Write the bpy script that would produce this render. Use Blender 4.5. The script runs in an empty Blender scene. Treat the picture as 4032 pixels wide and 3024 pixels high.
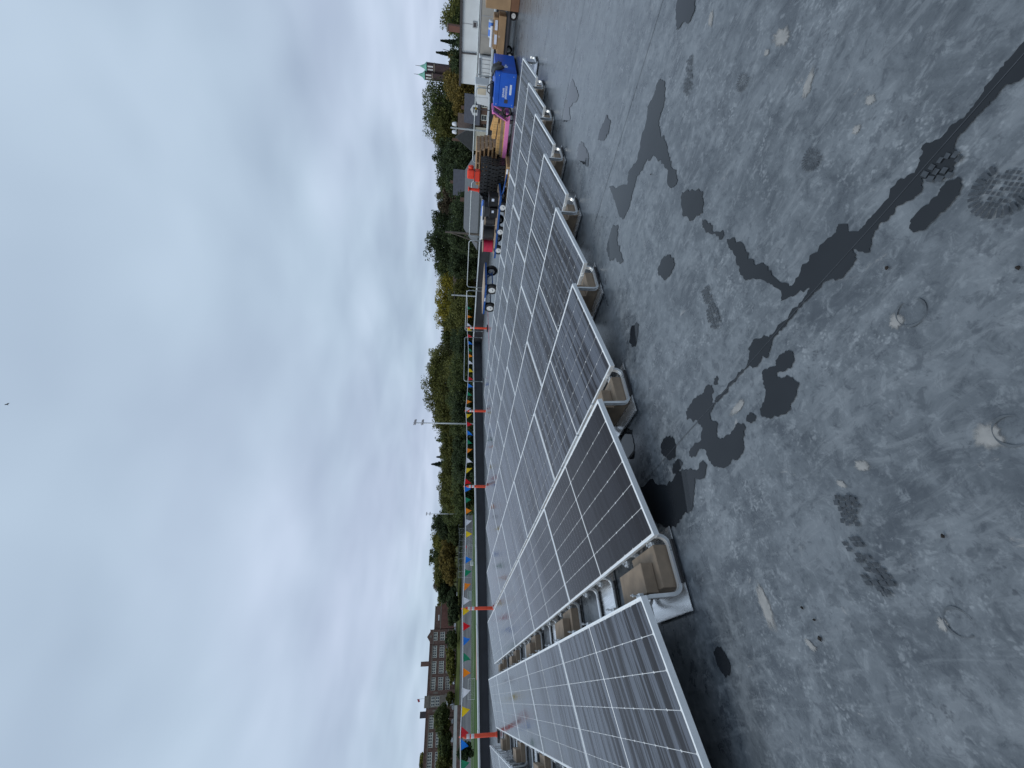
import bpy, bmesh, math, random
import numpy as np
from mathutils import Vector, Matrix
random.seed(7)
S = bpy.context.scene
COL = S.collection
R = math.radians
PI = math.pi

# ------------------------------------------------------------------ camera
CAM = Vector((-0.7457, -2.4660, 1.3725))
FWD = Vector((0.60299093, 0.7872284, -0.12912542))
UPV = Vector((0.05417782, 0.12107753, 0.99116346))
RGT = Vector((0.79590621, -0.60465831, 0.03035833))
cam_data = bpy.data.cameras.new('camera')
cam = bpy.data.objects.new('camera', cam_data)
COL.objects.link(cam)
cam_data.sensor_fit = 'HORIZONTAL'
cam_data.sensor_width = 36.0
cam_data.lens = 14.506
cam_data.clip_start = 0.05
cam_data.clip_end = 9000
# the phone was held upright, the picture file is stored on its side
m = Matrix((( -UPV.x, RGT.x, -FWD.x, CAM.x), (-UPV.y, RGT.y, -FWD.y, CAM.y),
            (-UPV.z, RGT.z, -FWD.z, CAM.z), (0, 0, 0, 1)))
cam.matrix_world = m
S.camera = cam

# ------------------------------------------------------------------ world: overcast sky
W = bpy.data.worlds.new('World'); S.world = W; W.use_nodes = True
nt = W.node_tree; N = nt.nodes; LK = nt.links
for n in list(N): N.remove(n)
def wn(t, **k):
    n = N.new(t)
    for a, b in k.items(): setattr(n, a, b)
    return n
SUN_EL, SUN_AZ = R(42), R(-58)
out = wn('ShaderNodeOutputWorld'); bg = wn('ShaderNodeBackground')
sky = wn('ShaderNodeTexSky', sky_type='NISHITA', sun_disc=False, sun_elevation=SUN_EL, sun_rotation=SUN_AZ)
tc = wn('ShaderNodeTexCoord'); sx = wn('ShaderNodeSeparateXYZ')
LK.new(tc.outputs['Generated'], sx.inputs[0])
def wm(op, a, b=None, clamp=False):
    n = wn('ShaderNodeMath', operation=op, use_clamp=clamp)
    for i, v in enumerate((a, b)):
        if v is None: continue
        if isinstance(v, (int, float)): n.inputs[i].default_value = v
        else: LK.new(v, n.inputs[i])
    return n.outputs[0]
zc = wm('ADD', wm('MAXIMUM', sx.outputs[2], 0.0), 0.16)
cx = wn('ShaderNodeCombineXYZ')
LK.new(wm('DIVIDE', sx.outputs[0], zc), cx.inputs[0]); LK.new(wm('DIVIDE', sx.outputs[1], zc), cx.inputs[1])
def wnoise(scale, detail, rough, dist, off):
    mp = wn('ShaderNodeMapping'); mp.inputs['Location'].default_value = off
    LK.new(cx.outputs[0], mp.inputs[0])
    n = wn('ShaderNodeTexNoise'); n.inputs['Scale'].default_value = scale; n.inputs['Detail'].default_value = detail
    n.inputs['Roughness'].default_value = rough; n.inputs['Distortion'].default_value = dist
    LK.new(mp.outputs[0], n.inputs[0]); return n.outputs['Fac']
c1 = wnoise(0.95, 2.6, 0.42, 0.3, (3.1, 1.7, 0.4))
c2 = wnoise(2.2, 2.6, 0.42, 0.2, (7.3, 4.2, 2.0))
c3 = wnoise(0.45, 2.0, 0.5, 0.0, (1.3, 9.2, 5.0))
mixf = wm('ADD', wm('MULTIPLY', c1, 0.62), wm('MULTIPLY', c2, 0.38))
ramp = wn('ShaderNodeValToRGB')
el = ramp.color_ramp.elements
el[0].position = 0.30; el[0].color = (0.408, 0.490, 0.632, 1)
el[1].position = 0.70; el[1].color = (0.635, 0.735, 0.895, 1)
e = el.new(0.5); e.color = (0.515, 0.612, 0.760, 1)
LK.new(mixf, ramp.inputs[0])
tint = wn('ShaderNodeMix', data_type='RGBA', blend_type='MULTIPLY')
tr = wn('ShaderNodeValToRGB'); te = tr.color_ramp.elements
te[0].position = 0.38; te[0].color = (1.0, 0.992, 1.015, 1); te[1].position = 0.62; te[1].color = (0.965, 1.01, 1.0, 1)
LK.new(c3, tr.inputs[0]); tint.inputs[0].default_value = 1.0
LK.new(ramp.outputs[0], tint.inputs[6]); LK.new(tr.outputs[0], tint.inputs[7])
sk = wn('ShaderNodeMix', data_type='RGBA', blend_type='MIX')
sc = wn('ShaderNodeMix', data_type='RGBA', blend_type='MULTIPLY'); sc.inputs[0].default_value = 1.0
LK.new(sky.outputs[0], sc.inputs[6]); sc.inputs[7].default_value = (0.08, 0.08, 0.08, 1)
sk.inputs[0].default_value = 0.96
LK.new(sc.outputs[2], sk.inputs[6]); LK.new(tint.outputs[2], sk.inputs[7])
LK.new(sk.outputs[2], bg.inputs[0]); bg.inputs[1].default_value = 1.0
LK.new(bg.outputs[0], out.inputs[0])

# ------------------------------------------------------------------ sun through the cloud layer
sd = bpy.data.lights.new('sun', 'SUN'); so = bpy.data.objects.new('sun', sd); COL.objects.link(so)
sd.energy = 1.3; sd.angle = R(34); sd.color = (1.0, 0.97, 0.92)
sdir = Vector((math.sin(SUN_AZ) * math.cos(SUN_EL), math.cos(SUN_AZ) * math.cos(SUN_EL), math.sin(SUN_EL)))
so.rotation_euler = sdir.to_track_quat('Z', 'Y').to_euler()

vs = S.view_settings
vs.view_transform = 'Standard'; vs.look = 'None'; vs.exposure = 0.0; vs.gamma = 1.0; vs.use_curve_mapping = False
S.render.resolution_x = 1024; S.render.resolution_y = 768

# ------------------------------------------------------------------ materials
MATS = {}
def mat(name, col, rough=0.6, metal=0.0, var=0.25, scale=6.0, bump=0.0, col2=None, detail=5.0, spec=0.5, stretch=None, island=False):
    if name in MATS: return MATS[name]
    M = bpy.data.materials.new(name); M.use_nodes = True
    t = M.node_tree; b = t.nodes['Principled BSDF']
    tcn = t.nodes.new('ShaderNodeTexCoord'); no = t.nodes.new('ShaderNodeTexNoise')
    no.inputs['Scale'].default_value = scale; no.inputs['Detail'].default_value = detail
    vec = tcn.outputs['Object']
    if stretch:
        mp = t.nodes.new('ShaderNodeMapping'); mp.inputs['Scale'].default_value = stretch
        t.links.new(vec, mp.inputs[0]); vec = mp.outputs[0]
    t.links.new(vec, no.inputs['Vector'])
    rp = t.nodes.new('ShaderNodeValToRGB'); ce = rp.color_ramp.elements
    lo = tuple(c * (1 - var) for c in col); hi = col2 if col2 else tuple(min(1, c * (1 + var)) for c in col)
    ce[0].position = 0.3; ce[0].color = (*lo, 1); ce[1].position = 0.7; ce[1].color = (*hi, 1)
    fac = no.outputs['Fac']
    if island:
        ge = t.nodes.new('ShaderNodeNewGeometry')
        mx = t.nodes.new('ShaderNodeMath'); mx.operation = 'MULTIPLY_ADD'
        mx.inputs[1].default_value = 0.55; mx.inputs[2].default_value = 0.0
        t.links.new(ge.outputs['Random Per Island'], mx.inputs[0])
        m2 = t.nodes.new('ShaderNodeMath'); m2.operation = 'MULTIPLY_ADD'; m2.inputs[1].default_value = 0.5
        t.links.new(no.outputs['Fac'], m2.inputs[0]); t.links.new(mx.outputs[0], m2.inputs[2])
        fac = m2.outputs[0]
    t.links.new(fac, rp.inputs[0]); t.links.new(rp.outputs[0], b.inputs['Base Color'])
    b.inputs['Metallic'].default_value = metal
    b.inputs['Specular IOR Level'].default_value = spec
    rr = t.nodes.new('ShaderNodeMapRange'); rr.inputs['To Min'].default_value = max(0.02, rough - 0.08); rr.inputs['To Max'].default_value = min(1, rough + 0.08)
    t.links.new(no.outputs['Fac'], rr.inputs['Value']); t.links.new(rr.outputs[0], b.inputs['Roughness'])
    if bump:
        bp = t.nodes.new('ShaderNodeBump'); bp.inputs['Strength'].default_value = bump; bp.inputs['Distance'].default_value = 0.02
        t.links.new(no.outputs['Fac'], bp.inputs['Height']); t.links.new(bp.outputs[0], b.inputs['Normal'])
    MATS[name] = M
    return M

class NB:
    """small helper to write node materials"""
    def __init__(s, name):
        s.M = bpy.data.materials.new(name); s.M.use_nodes = True; s.t = s.M.node_tree
        s.b = s.t.nodes['Principled BSDF']; MATS[name] = s.M
        s.tc = s.t.nodes.new('ShaderNodeTexCoord')
    def n(s, typ, **k):
        n = s.t.nodes.new(typ)
        for a, b in k.items(): setattr(n, a, b)
        return n
    def put(s, sock, v):
        if isinstance(v, (int, float)): sock.default_value = v
        elif isinstance(v, tuple): sock.default_value = v if len(v) == 4 or sock.type == 'VECTOR' else (*v, 1)
        else: s.t.links.new(v, sock)
    def math(s, op, a, b=None, c=None, clamp=False):
        n = s.n('ShaderNodeMath', operation=op, use_clamp=clamp)
        for i, v in enumerate((a, b, c)):
            if v is not None: s.put(n.inputs[i], v)
        return n.outputs[0]
    def map(s, vec, scale=(1, 1, 1), loc=(0, 0, 0), rot=(0, 0, 0)):
        n = s.n('ShaderNodeMapping'); n.inputs['Scale'].default_value = scale; n.inputs['Location'].default_value = loc; n.inputs['Rotation'].default_value = rot
        s.t.links.new(vec, n.inputs[0]); return n.outputs[0]
    def noise(s, vec, scale, detail=4.0, rough=0.5, dist=0.0):
        n = s.n('ShaderNodeTexNoise'); n.inputs['Scale'].default_value = scale; n.inputs['Detail'].default_value = detail
        n.inputs['Roughness'].default_value = rough; n.inputs['Distortion'].default_value = dist
        s.t.links.new(vec, n.inputs['Vector']); return n.outputs['Fac']
    def voro(s, vec, scale, feat='F1', rnd=1.0):
        n = s.n('ShaderNodeTexVoronoi', feature=feat); n.inputs['Scale'].default_value = scale; n.inputs['Randomness'].default_value = rnd
        s.t.links.new(vec, n.inputs['Vector']); return n.outputs['Distance']
    def step(s, v, lo, hi):
        n = s.n('ShaderNodeMapRange', interpolation_type='SMOOTHSTEP'); n.inputs['From Min'].default_value = lo; n.inputs['From Max'].default_value = hi
        s.t.links.new(v, n.inputs['Value']); return n.outputs[0]
    def mix(s, f, a, b):
        n = s.n('ShaderNodeMix', data_type='RGBA'); s.put(n.inputs[0], f); s.put(n.inputs[6], a); s.put(n.inputs[7], b); return n.outputs[2]
    def bump(s, h, strength, dist=0.01):
        n = s.n('ShaderNodeBump'); n.inputs['Strength'].default_value = strength; n.inputs['Distance'].default_value = dist
        s.t.links.new(h, n.inputs['Height']); s.t.links.new(n.outputs[0], s.b.inputs['Normal'])

# roof membrane: damp grey rubber with dried dust, scuffs and pale specks
q = NB('membrane'); v = q.tc.outputs['Object']
big = q.noise(v, 0.6, 4, 0.55, 0.4); mid = q.noise(q.map(v, (1, 1, 1), (4, 2, 0)), 4.2, 8, 0.68, 0.6)
fine = q.noise(q.map(v, (1, 1, 1), (9, 5, 0)), 17, 8, 0.72, 0.5); micro = q.noise(v, 150, 3, 0.6)
smear = q.noise(q.map(v, (5.5, 1.6, 1), (2, 3, 0), (0, 0, 0.5)), 2.6, 8, 0.68, 0.9)
base = q.mix(q.step(big, 0.32, 0.68), (0.070, 0.081, 0.092), (0.113, 0.128, 0.140))
base = q.mix(q.math('MULTIPLY', q.step(mid, 0.44, 0.66), 0.80), base, (0.178, 0.197, 0.211))
base = q.mix(q.math('MULTIPLY', q.step(mid, 0.48, 0.32), 0.80), base, (0.047, 0.056, 0.067))
base = q.mix(q.math('MULTIPLY', q.step(smear, 0.50, 0.66), 0.60), base, (0.196, 0.213, 0.225))
base = q.mix(q.math('MULTIPLY', q.step(fine, 0.48, 0.36), 0.62), base, (0.050, 0.059, 0.070))
base = q.mix(q.math('MULTIPLY', q.step(fine, 0.53, 0.66), 0.62), base, (0.228, 0.248, 0.261))
# clustered boot scuffs: little rounded light and dark dabs
trod = q.step(q.noise(q.map(v, (1, 1, 1), (17, 8, 0)), 2.1, 4, 0.6, 0.4), 0.42, 0.60)
wv = q.n('ShaderNodeVectorMath', operation='ADD'); nz = q.n('ShaderNodeTexNoise'); nz.inputs['Scale'].default_value = 60; q.t.links.new(v, nz.inputs['Vector'])
sc_ = q.n('ShaderNodeVectorMath', operation='SCALE'); sc_.inputs['Scale'].default_value = 0.022; q.t.links.new(nz.outputs['Color'], sc_.inputs[0])
q.t.links.new(v, wv.inputs[0]); q.t.links.new(sc_.outputs[0], wv.inputs[1])
dab = q.voro(q.map(wv.outputs[0], (1, 1, 1), (1, 7, 0)), 74, 'SMOOTH_F1'); dsel = q.noise(q.map(v, (1, 1, 1), (3, 3, 0)), 15, 5, 0.65)
lit = q.math('MULTIPLY', q.math('MULTIPLY', q.step(dab, 0.55, 0.18), q.step(dsel, 0.48, 0.62)), trod)
base = q.mix(q.math('MULTIPLY', lit, 0.62), base, (0.300, 0.321, 0.333))
drk = q.math('MULTIPLY', q.math('MULTIPLY', q.step(dab, 0.55, 0.20), q.step(dsel, 0.47, 0.35)), trod)
base = q.mix(q.math('MULTIPLY', drk, 0.7), base, (0.035, 0.041, 0.050))
# rare pale tan dust spots
dust = q.math('MULTIPLY', q.step(q.noise(q.map(v, (1.6, 0.9, 1), (5, 1, 0)), 6.5, 7, 0.7, 0.8), 0.635, 0.74), 0.7)
base = q.mix(dust, base, (0.36, 0.345, 0.325))
q.put(q.b.inputs['Base Color'], base)
rg = q.math('ADD', q.math('MULTIPLY', mid, 0.26), q.math('MULTIPLY', fine, 0.14))
q.put(q.b.inputs['Roughness'], q.math('ADD', rg, 0.10))
q.b.inputs['Specular IOR Level'].default_value = 0.60
q.bump(q.math('ADD', q.math('MULTIPLY', fine, 0.7), q.math('MULTIPLY', micro, 0.3)), 0.16, 0.005)

# puddle: still water over dark rubber
q = NB('puddle_water'); v = q.tc.outputs['Object']
q.put(q.b.inputs['Base Color'], q.mix(q.noise(v, 3.0, 3), (0.012, 0.014, 0.017), (0.028, 0.032, 0.037)))
q.b.inputs['Roughness'].default_value = 0.035; q.b.inputs['IOR'].default_value = 1.33
q.bump(q.noise(v, 14, 2), 0.02, 0.004)

# pale dried dust with a broken edge
q = NB('dried_dust'); v = q.tc.outputs['Object']
q.put(q.b.inputs['Base Color'], q.mix(q.noise(v, 30, 4), (0.21, 0.215, 0.21), (0.36, 0.35, 0.33))); q.b.inputs['Roughness'].default_value = 0.8
ed = q.n('ShaderNodeTexCoord'); at_ = q.n('ShaderNodeAttribute', attribute_name='edge')
q.put(q.b.inputs['Alpha'], q.step(q.math('ADD', at_.outputs['Fac'], q.math('MULTIPLY', q.noise(v, 36, 7, 0.72), 1.1)), 0.70, 1.45))

# wet boot marks
mat('boot_mark', (0.040, 0.046, 0.053), 0.30, 0, 0.4, 60)
mat('boot_mark_faint', (0.052, 0.059, 0.066), 0.42, 0, 0.3, 60)
mat('ring_stain', (0.084, 0.095, 0.104), 0.4, 0, 0.3, 30)
mat('seam_lap', (0.122, 0.136, 0.152), 0.48, 0, 0.35, 9, 0.2, None, 7)
mat('seam_edge', (0.045, 0.050, 0.058), 0.4, 0, 0.3, 20)
mat('parapet_membrane', (0.020, 0.022, 0.027), 0.5, 0, 0.35, 2.0, 0.25)
mat('coping_metal', (0.62, 0.64, 0.645), 0.42, 0.35, 0.12, 3.0, 0.05)
mat('galvanised', (0.42, 0.46, 0.47), 0.42, 0.55, 0.18, 14, 0.05)
mat('mill_aluminium', (0.80, 0.82, 0.82), 0.30, 0.65, 0.14, 10, 0.05, None, 5, 0.5, (1, 14, 1))
mat('frame_aluminium', (0.90, 0.92, 0.92), 0.40, 0.50, 0.04, 8)
mat('sheet_aluminium', (0.86, 0.87, 0.87), 0.26, 0.75, 0.16, 3, 0.04, None, 4, 0.5, (12, 1, 1))
mat('rubber_pad', (0.012, 0.012, 0.013), 0.8, 0, 0.3, 40)
mat('ballast_block', (0.225, 0.172, 0.122), 0.85, 0, 0.22, 9, 0.25, None, 8)
mat('clamp_steel', (0.55, 0.57, 0.58), 0.3, 0.8, 0.15, 20)

# photovoltaic cells behind wet, dusty glass
def pv(name, cell, dusty):
    q = NB(name); v = q.tc.outputs['Object']
    oi = q.n('ShaderNodeObjectInfo')
    cb = q.n('ShaderNodeCombineXYZ')
    gm = q.n('ShaderNodeNewGeometry')
    # streaks follow the fall of the panel (world X), vary along the row (world Y)
    w = gm.outputs['Position']
    wob = q.noise(q.map(w, (3.0, 9.0, 0.0), (1, 3, 0)), 1.0, 4, 0.6)
    a = q.noise(q.map(w, (0.45, 17.0, 0.0), (0, 3, 0)), 1.0, 4, 0.60, 0.2)
    b2 = q.noise(q.map(w, (0.7, 3.6, 0.0), (7, 1, 0)), 1.0, 3, 0.5, 0.3)
    c = q.noise(q.map(w, (0.22, 52.0, 0.0), (2, 9, 0)), 1.0, 4, 0.6)
    st = q.math('ADD', q.math('ADD', q.math('MULTIPLY', a, 0.46), q.math('MULTIPLY', b2, 0.16)), q.math('ADD', q.math('MULTIPLY', c, 0.28), q.math('MULTIPLY', wob, 0.10)))
    sxyz = q.n('ShaderNodeSeparateXYZ'); q.t.links.new(w, sxyz.inputs[0])
    # the end of the second row was rinsed clean
    cy = q.step(sxyz.outputs[1], 1.6, 5.5); cx_ = q.math('MAXIMUM', q.step(sxyz.outputs[0], 1.02, 1.30), q.step(sxyz.outputs[0], -0.05, -0.30))
    clean = q.math('MAXIMUM', cy, cx_)
    film = q.math('MULTIPLY', q.step(st, 0.462, 0.535), q.math('MULTIPLY_ADD', clean, 0.92, 0.08))
    q.put(q.b.inputs['Base Color'], q.mix(q.math('MULTIPLY', film, dusty), cell, (0.100, 0.113, 0.142)))  # dust film; its blue tint is painted in for reflected sky
    q.put(q.b.inputs['Roughness'], q.math('MULTIPLY_ADD', film, 0.16, 0.085))
    q.b.inputs['IOR'].default_value = 1.47
    q.put(q.b.inputs['Specular IOR Level'], q.math('MULTIPLY_ADD', film, 0.38, 0.14))
    q.bump(q.noise(w, 60, 2), 0.015, 0.002)
    return q.M
pv('solar_cell', (0.0130, 0.0105, 0.0125), 0.70)
pv('panel_backsheet', (0.80, 0.81, 0.80), 0.15)
mat('panel_underside', (0.035, 0.036, 0.040), 0.6, 0, 0.1, 3)  # white sheet coloured dark here to paint in the shade below the panels

mat('orange_plastic', (0.80, 0.075, 0.022), 0.45, 0, 0.15, 5)
mat('red_orange_plastic', (0.78, 0.05, 0.02), 0.5, 0, 0.2, 5)
mat('reflective_white', (0.72, 0.73, 0.74), 0.4, 0, 0.08, 10)
mat('black_rubber', (0.012, 0.012, 0.013), 0.65, 0, 0.35, 20, 0.2)
mat('rope_white', (0.80, 0.81, 0.83), 0.7, 0, 0.08, 30)
for nme, c in dict(green=(0.010, 0.215, 0.105), orange=(0.84, 0.235, 0.008), white=(0.72, 0.73, 0.78), yellow=(0.80, 0.56, 0.012), red=(0.62, 0.012, 0.022), blue=(0.012, 0.19, 0.70)).items():
    mat('pennant_' + nme, c, 0.45, 0, 0.12, 8)
mat('blue_box_paint', (0.006, 0.092, 0.50), 0.42, 0, 0.14, 4, 0.03)
mat('blue_cart_paint', (0.010, 0.072, 0.265), 0.4, 0, 0.25, 8)
mat('label_white', (0.62, 0.68, 0.80), 0.5, 0, 0.1, 12)
mat('wheel_rim', (0.66, 0.67, 0.66), 0.4, 0, 0.1, 12)
mat('plywood', (0.40, 0.315, 0.235), 0.8, 0, 0.2, 5, 0.1, None, 6, 0.3, (1, 8, 1))
mat('pallet_wood', (0.47, 0.31, 0.165), 0.8, 0, 0.3, 4, 0.2, None, 6, 0.3, (9, 1, 1))
mat('weathered_wood', (0.30, 0.22, 0.15), 0.85, 0, 0.35, 4, 0.2, None, 6, 0.3, (9, 1, 1))
mat('new_lumber', (0.60, 0.36, 0.14), 0.75, 0, 0.25, 4, 0.15, None, 6, 0.3, (1, 9, 1))
mat('pink_paint', (0.82, 0.24, 0.52), 0.5, 0, 0.12, 5)
mat('cardboard', (0.335, 0.215, 0.115), 0.85, 0, 0.15, 3, 0.1)
mat('cardboard_dark', (0.19, 0.095, 0.05), 0.85, 0, 0.2, 3, 0.1)
mat('black_plastic', (0.011, 0.012, 0.014), 0.45, 0, 0.4, 10)
mat('dark_grey_plastic', (0.045, 0.048, 0.055), 0.5, 0, 0.3, 4)
mat('black_cable', (0.016, 0.017, 0.02), 0.5, 0, 0.4, 3, 0.3, None, 3, 0.5, (1, 1, 40))
mat('red_cable', (0.52, 0.015, 0.06), 0.5, 0, 0.35, 3, 0.3, None, 3, 0.5, (1, 1, 40))
mat('pvc_white', (0.66, 0.69, 0.73), 0.4, 0, 0.08, 6)
mat('blue_plastic', (0.06, 0.19, 0.60), 0.45, 0, 0.15, 6)
mat('plastic_wrap', (0.50, 0.57, 0.66), 0.25, 0, 0.2, 9, 0.3)
mat('white_siding', (0.66, 0.695, 0.705), 0.55, 0, 0.07, 1.2, 0.04)
mat('grey_trim', (0.34, 0.35, 0.36), 0.5, 0, 0.15, 5)
mat('dark_trim', (0.05, 0.045, 0.047), 0.5, 0, 0.25, 5)
mat('beige_metal', (0.36, 0.345, 0.31), 0.55, 0, 0.1, 4)
mat('tan_panel', (0.56, 0.50, 0.38), 0.6, 0, 0.1, 4)

mat('turf', (0.060, 0.100, 0.038), 1.0, 0, 0.3, 0.15, spec=0.03)
mat('grass', (0.085, 0.102, 0.034), 1.0, 0, 0.4, 0.12, spec=0.03)
mat('asphalt_track', (0.115, 0.120, 0.126), 1.0, 0, 0.3, 0.12, spec=0.08)
mat('red_track', (0.30, 0.075, 0.050), 0.85, 0, 0.2, 0.3)
mat('earth', (0.070, 0.076, 0.038), 1.0, 0, 0.5, 0.05, spec=0.03)
mat('asphalt', (0.050, 0.052, 0.055), 0.9, 0, 0.3, 0.2)
mat('line_white', (0.70, 0.71, 0.70), 0.7, 0, 0.1, 2)
mat('brick_school', (0.160, 0.100, 0.080), 0.85, 0, 0.3, 0.8, 0.1)
mat('brick_gym', (0.175, 0.082, 0.064), 0.85, 0, 0.22, 0.5, 0.1)
mat('brick_house', (0.115, 0.070, 0.052), 0.85, 0, 0.3, 1.5, 0.1)
mat('limestone', (0.205, 0.180, 0.148), 0.8, 0, 0.18, 1)
mat('window_frame', (0.74, 0.75, 0.66), 0.6, 0, 0.1, 2)
mat('window_glass', (0.060, 0.068, 0.075), 0.12, 0, 0.6, 0.35)
mat('roof_grey', (0.125, 0.132, 0.138), 0.85, 0, 0.14, 2.5, 0.15, None, 6, 0.4)
mat('roof_slate', (0.055, 0.060, 0.078), 0.8, 0, 0.2, 2)
mat('roof_brown', (0.070, 0.052, 0.045), 0.85, 0, 0.25, 2)
mat('siding_cream', (0.60, 0.59, 0.50), 0.7, 0, 0.08, 2)
mat('siding_grey', (0.36, 0.38, 0.41), 0.7, 0, 0.1, 2)
mat('siding_white', (0.66, 0.68, 0.70), 0.7, 0, 0.08, 2)
mat('copper_green', (0.155, 0.40, 0.325), 0.6, 0, 0.15, 0.8)
mat('brick_church', (0.060, 0.040, 0.042), 0.9, 0, 0.25, 0.6)
mat('pole_steel', (0.46, 0.49, 0.50), 0.5, 0.3, 0.1, 2)
mat('pole_wood', (0.115, 0.100, 0.085), 0.9, 0, 0.25, 3)
mat('lamp_head', (0.30, 0.28, 0.29), 0.5, 0, 0.2, 4)
mat('lamp_white', (0.74, 0.76, 0.80), 0.4, 0, 0.05, 4)
mat('concrete_white', (0.56, 0.57, 0.53), 0.8, 0, 0.1, 0.5)
mat('tyre', (0.012, 0.012, 0.012), 0.7, 0, 0.3, 10)
for nme, c in dict(white=(0.70, 0.72, 0.74), silver=(0.40, 0.42, 0.45), grey=(0.13, 0.14, 0.15), black=(0.02, 0.02, 0.024), red=(0.22, 0.015, 0.02)).items():
    mat('car_' + nme, c, 0.25, 0.2, 0.06, 3)
mat('flag_red', (0.45, 0.06, 0.08), 0.7, 0, 0.2, 2)
mat('leaf_litter', (0.024, 0.018, 0.013), 0.8, 0, 0.4, 40)
mat('bird_grey', (0.10, 0.10, 0.12), 0.8, 0, 0.2, 10)
mat('bark', (0.052, 0.042, 0.034), 0.95, 0, 0.3, 5, 0.3)
LEAF = {}
for nme, lo, hi in (('dark', (0.026, 0.039, 0.020), (0.091, 0.123, 0.054)), ('green', (0.036, 0.053, 0.020), (0.140, 0.168, 0.060)),
                    ('olive', (0.054, 0.061, 0.018), (0.197, 0.201, 0.059)), ('yolive', (0.072, 0.081, 0.023), (0.266, 0.258, 0.064)),
                    ('yellow', (0.124, 0.117, 0.021), (0.416, 0.354, 0.056)), ('gold', (0.083, 0.068, 0.020), (0.281, 0.212, 0.060)),
                    ('rust', (0.081, 0.054, 0.029), (0.271, 0.166, 0.072)), ('brown', (0.052, 0.046, 0.032), (0.177, 0.141, 0.091)),
                    ('spruce', (0.021, 0.034, 0.024), (0.077, 0.109, 0.069)), ('airy', (0.091, 0.101, 0.044), (0.312, 0.312, 0.141))):
    LEAF[nme] = mat('leaves_' + nme, lo, 0.75, 0, 0.0, 0.5, 0, hi, 3, 0.25, None, True)

def let_light_through(M, amount):
    # thin leaf or plastic film: part of the light passes through
    t = M.node_tree; b_ = t.nodes['Principled BSDF']; o_ = t.nodes['Material Output']
    tr_ = t.nodes.new('ShaderNodeBsdfTranslucent'); mx_ = t.nodes.new('ShaderNodeMixShader'); mx_.inputs[0].default_value = amount
    src = b_.inputs['Base Color'].links[0].from_socket
    t.links.new(src, tr_.inputs['Color']); t.links.new(b_.outputs[0], mx_.inputs[1]); t.links.new(tr_.outputs[0], mx_.inputs[2]); t.links.new(mx_.outputs[0], o_.inputs['Surface'])
for M in LEAF.values(): let_light_through(M, 0.38)
for nme in ('green', 'orange', 'white', 'yellow', 'red', 'blue'): let_light_through(MATS['pennant_' + nme], 0.5)

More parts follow.
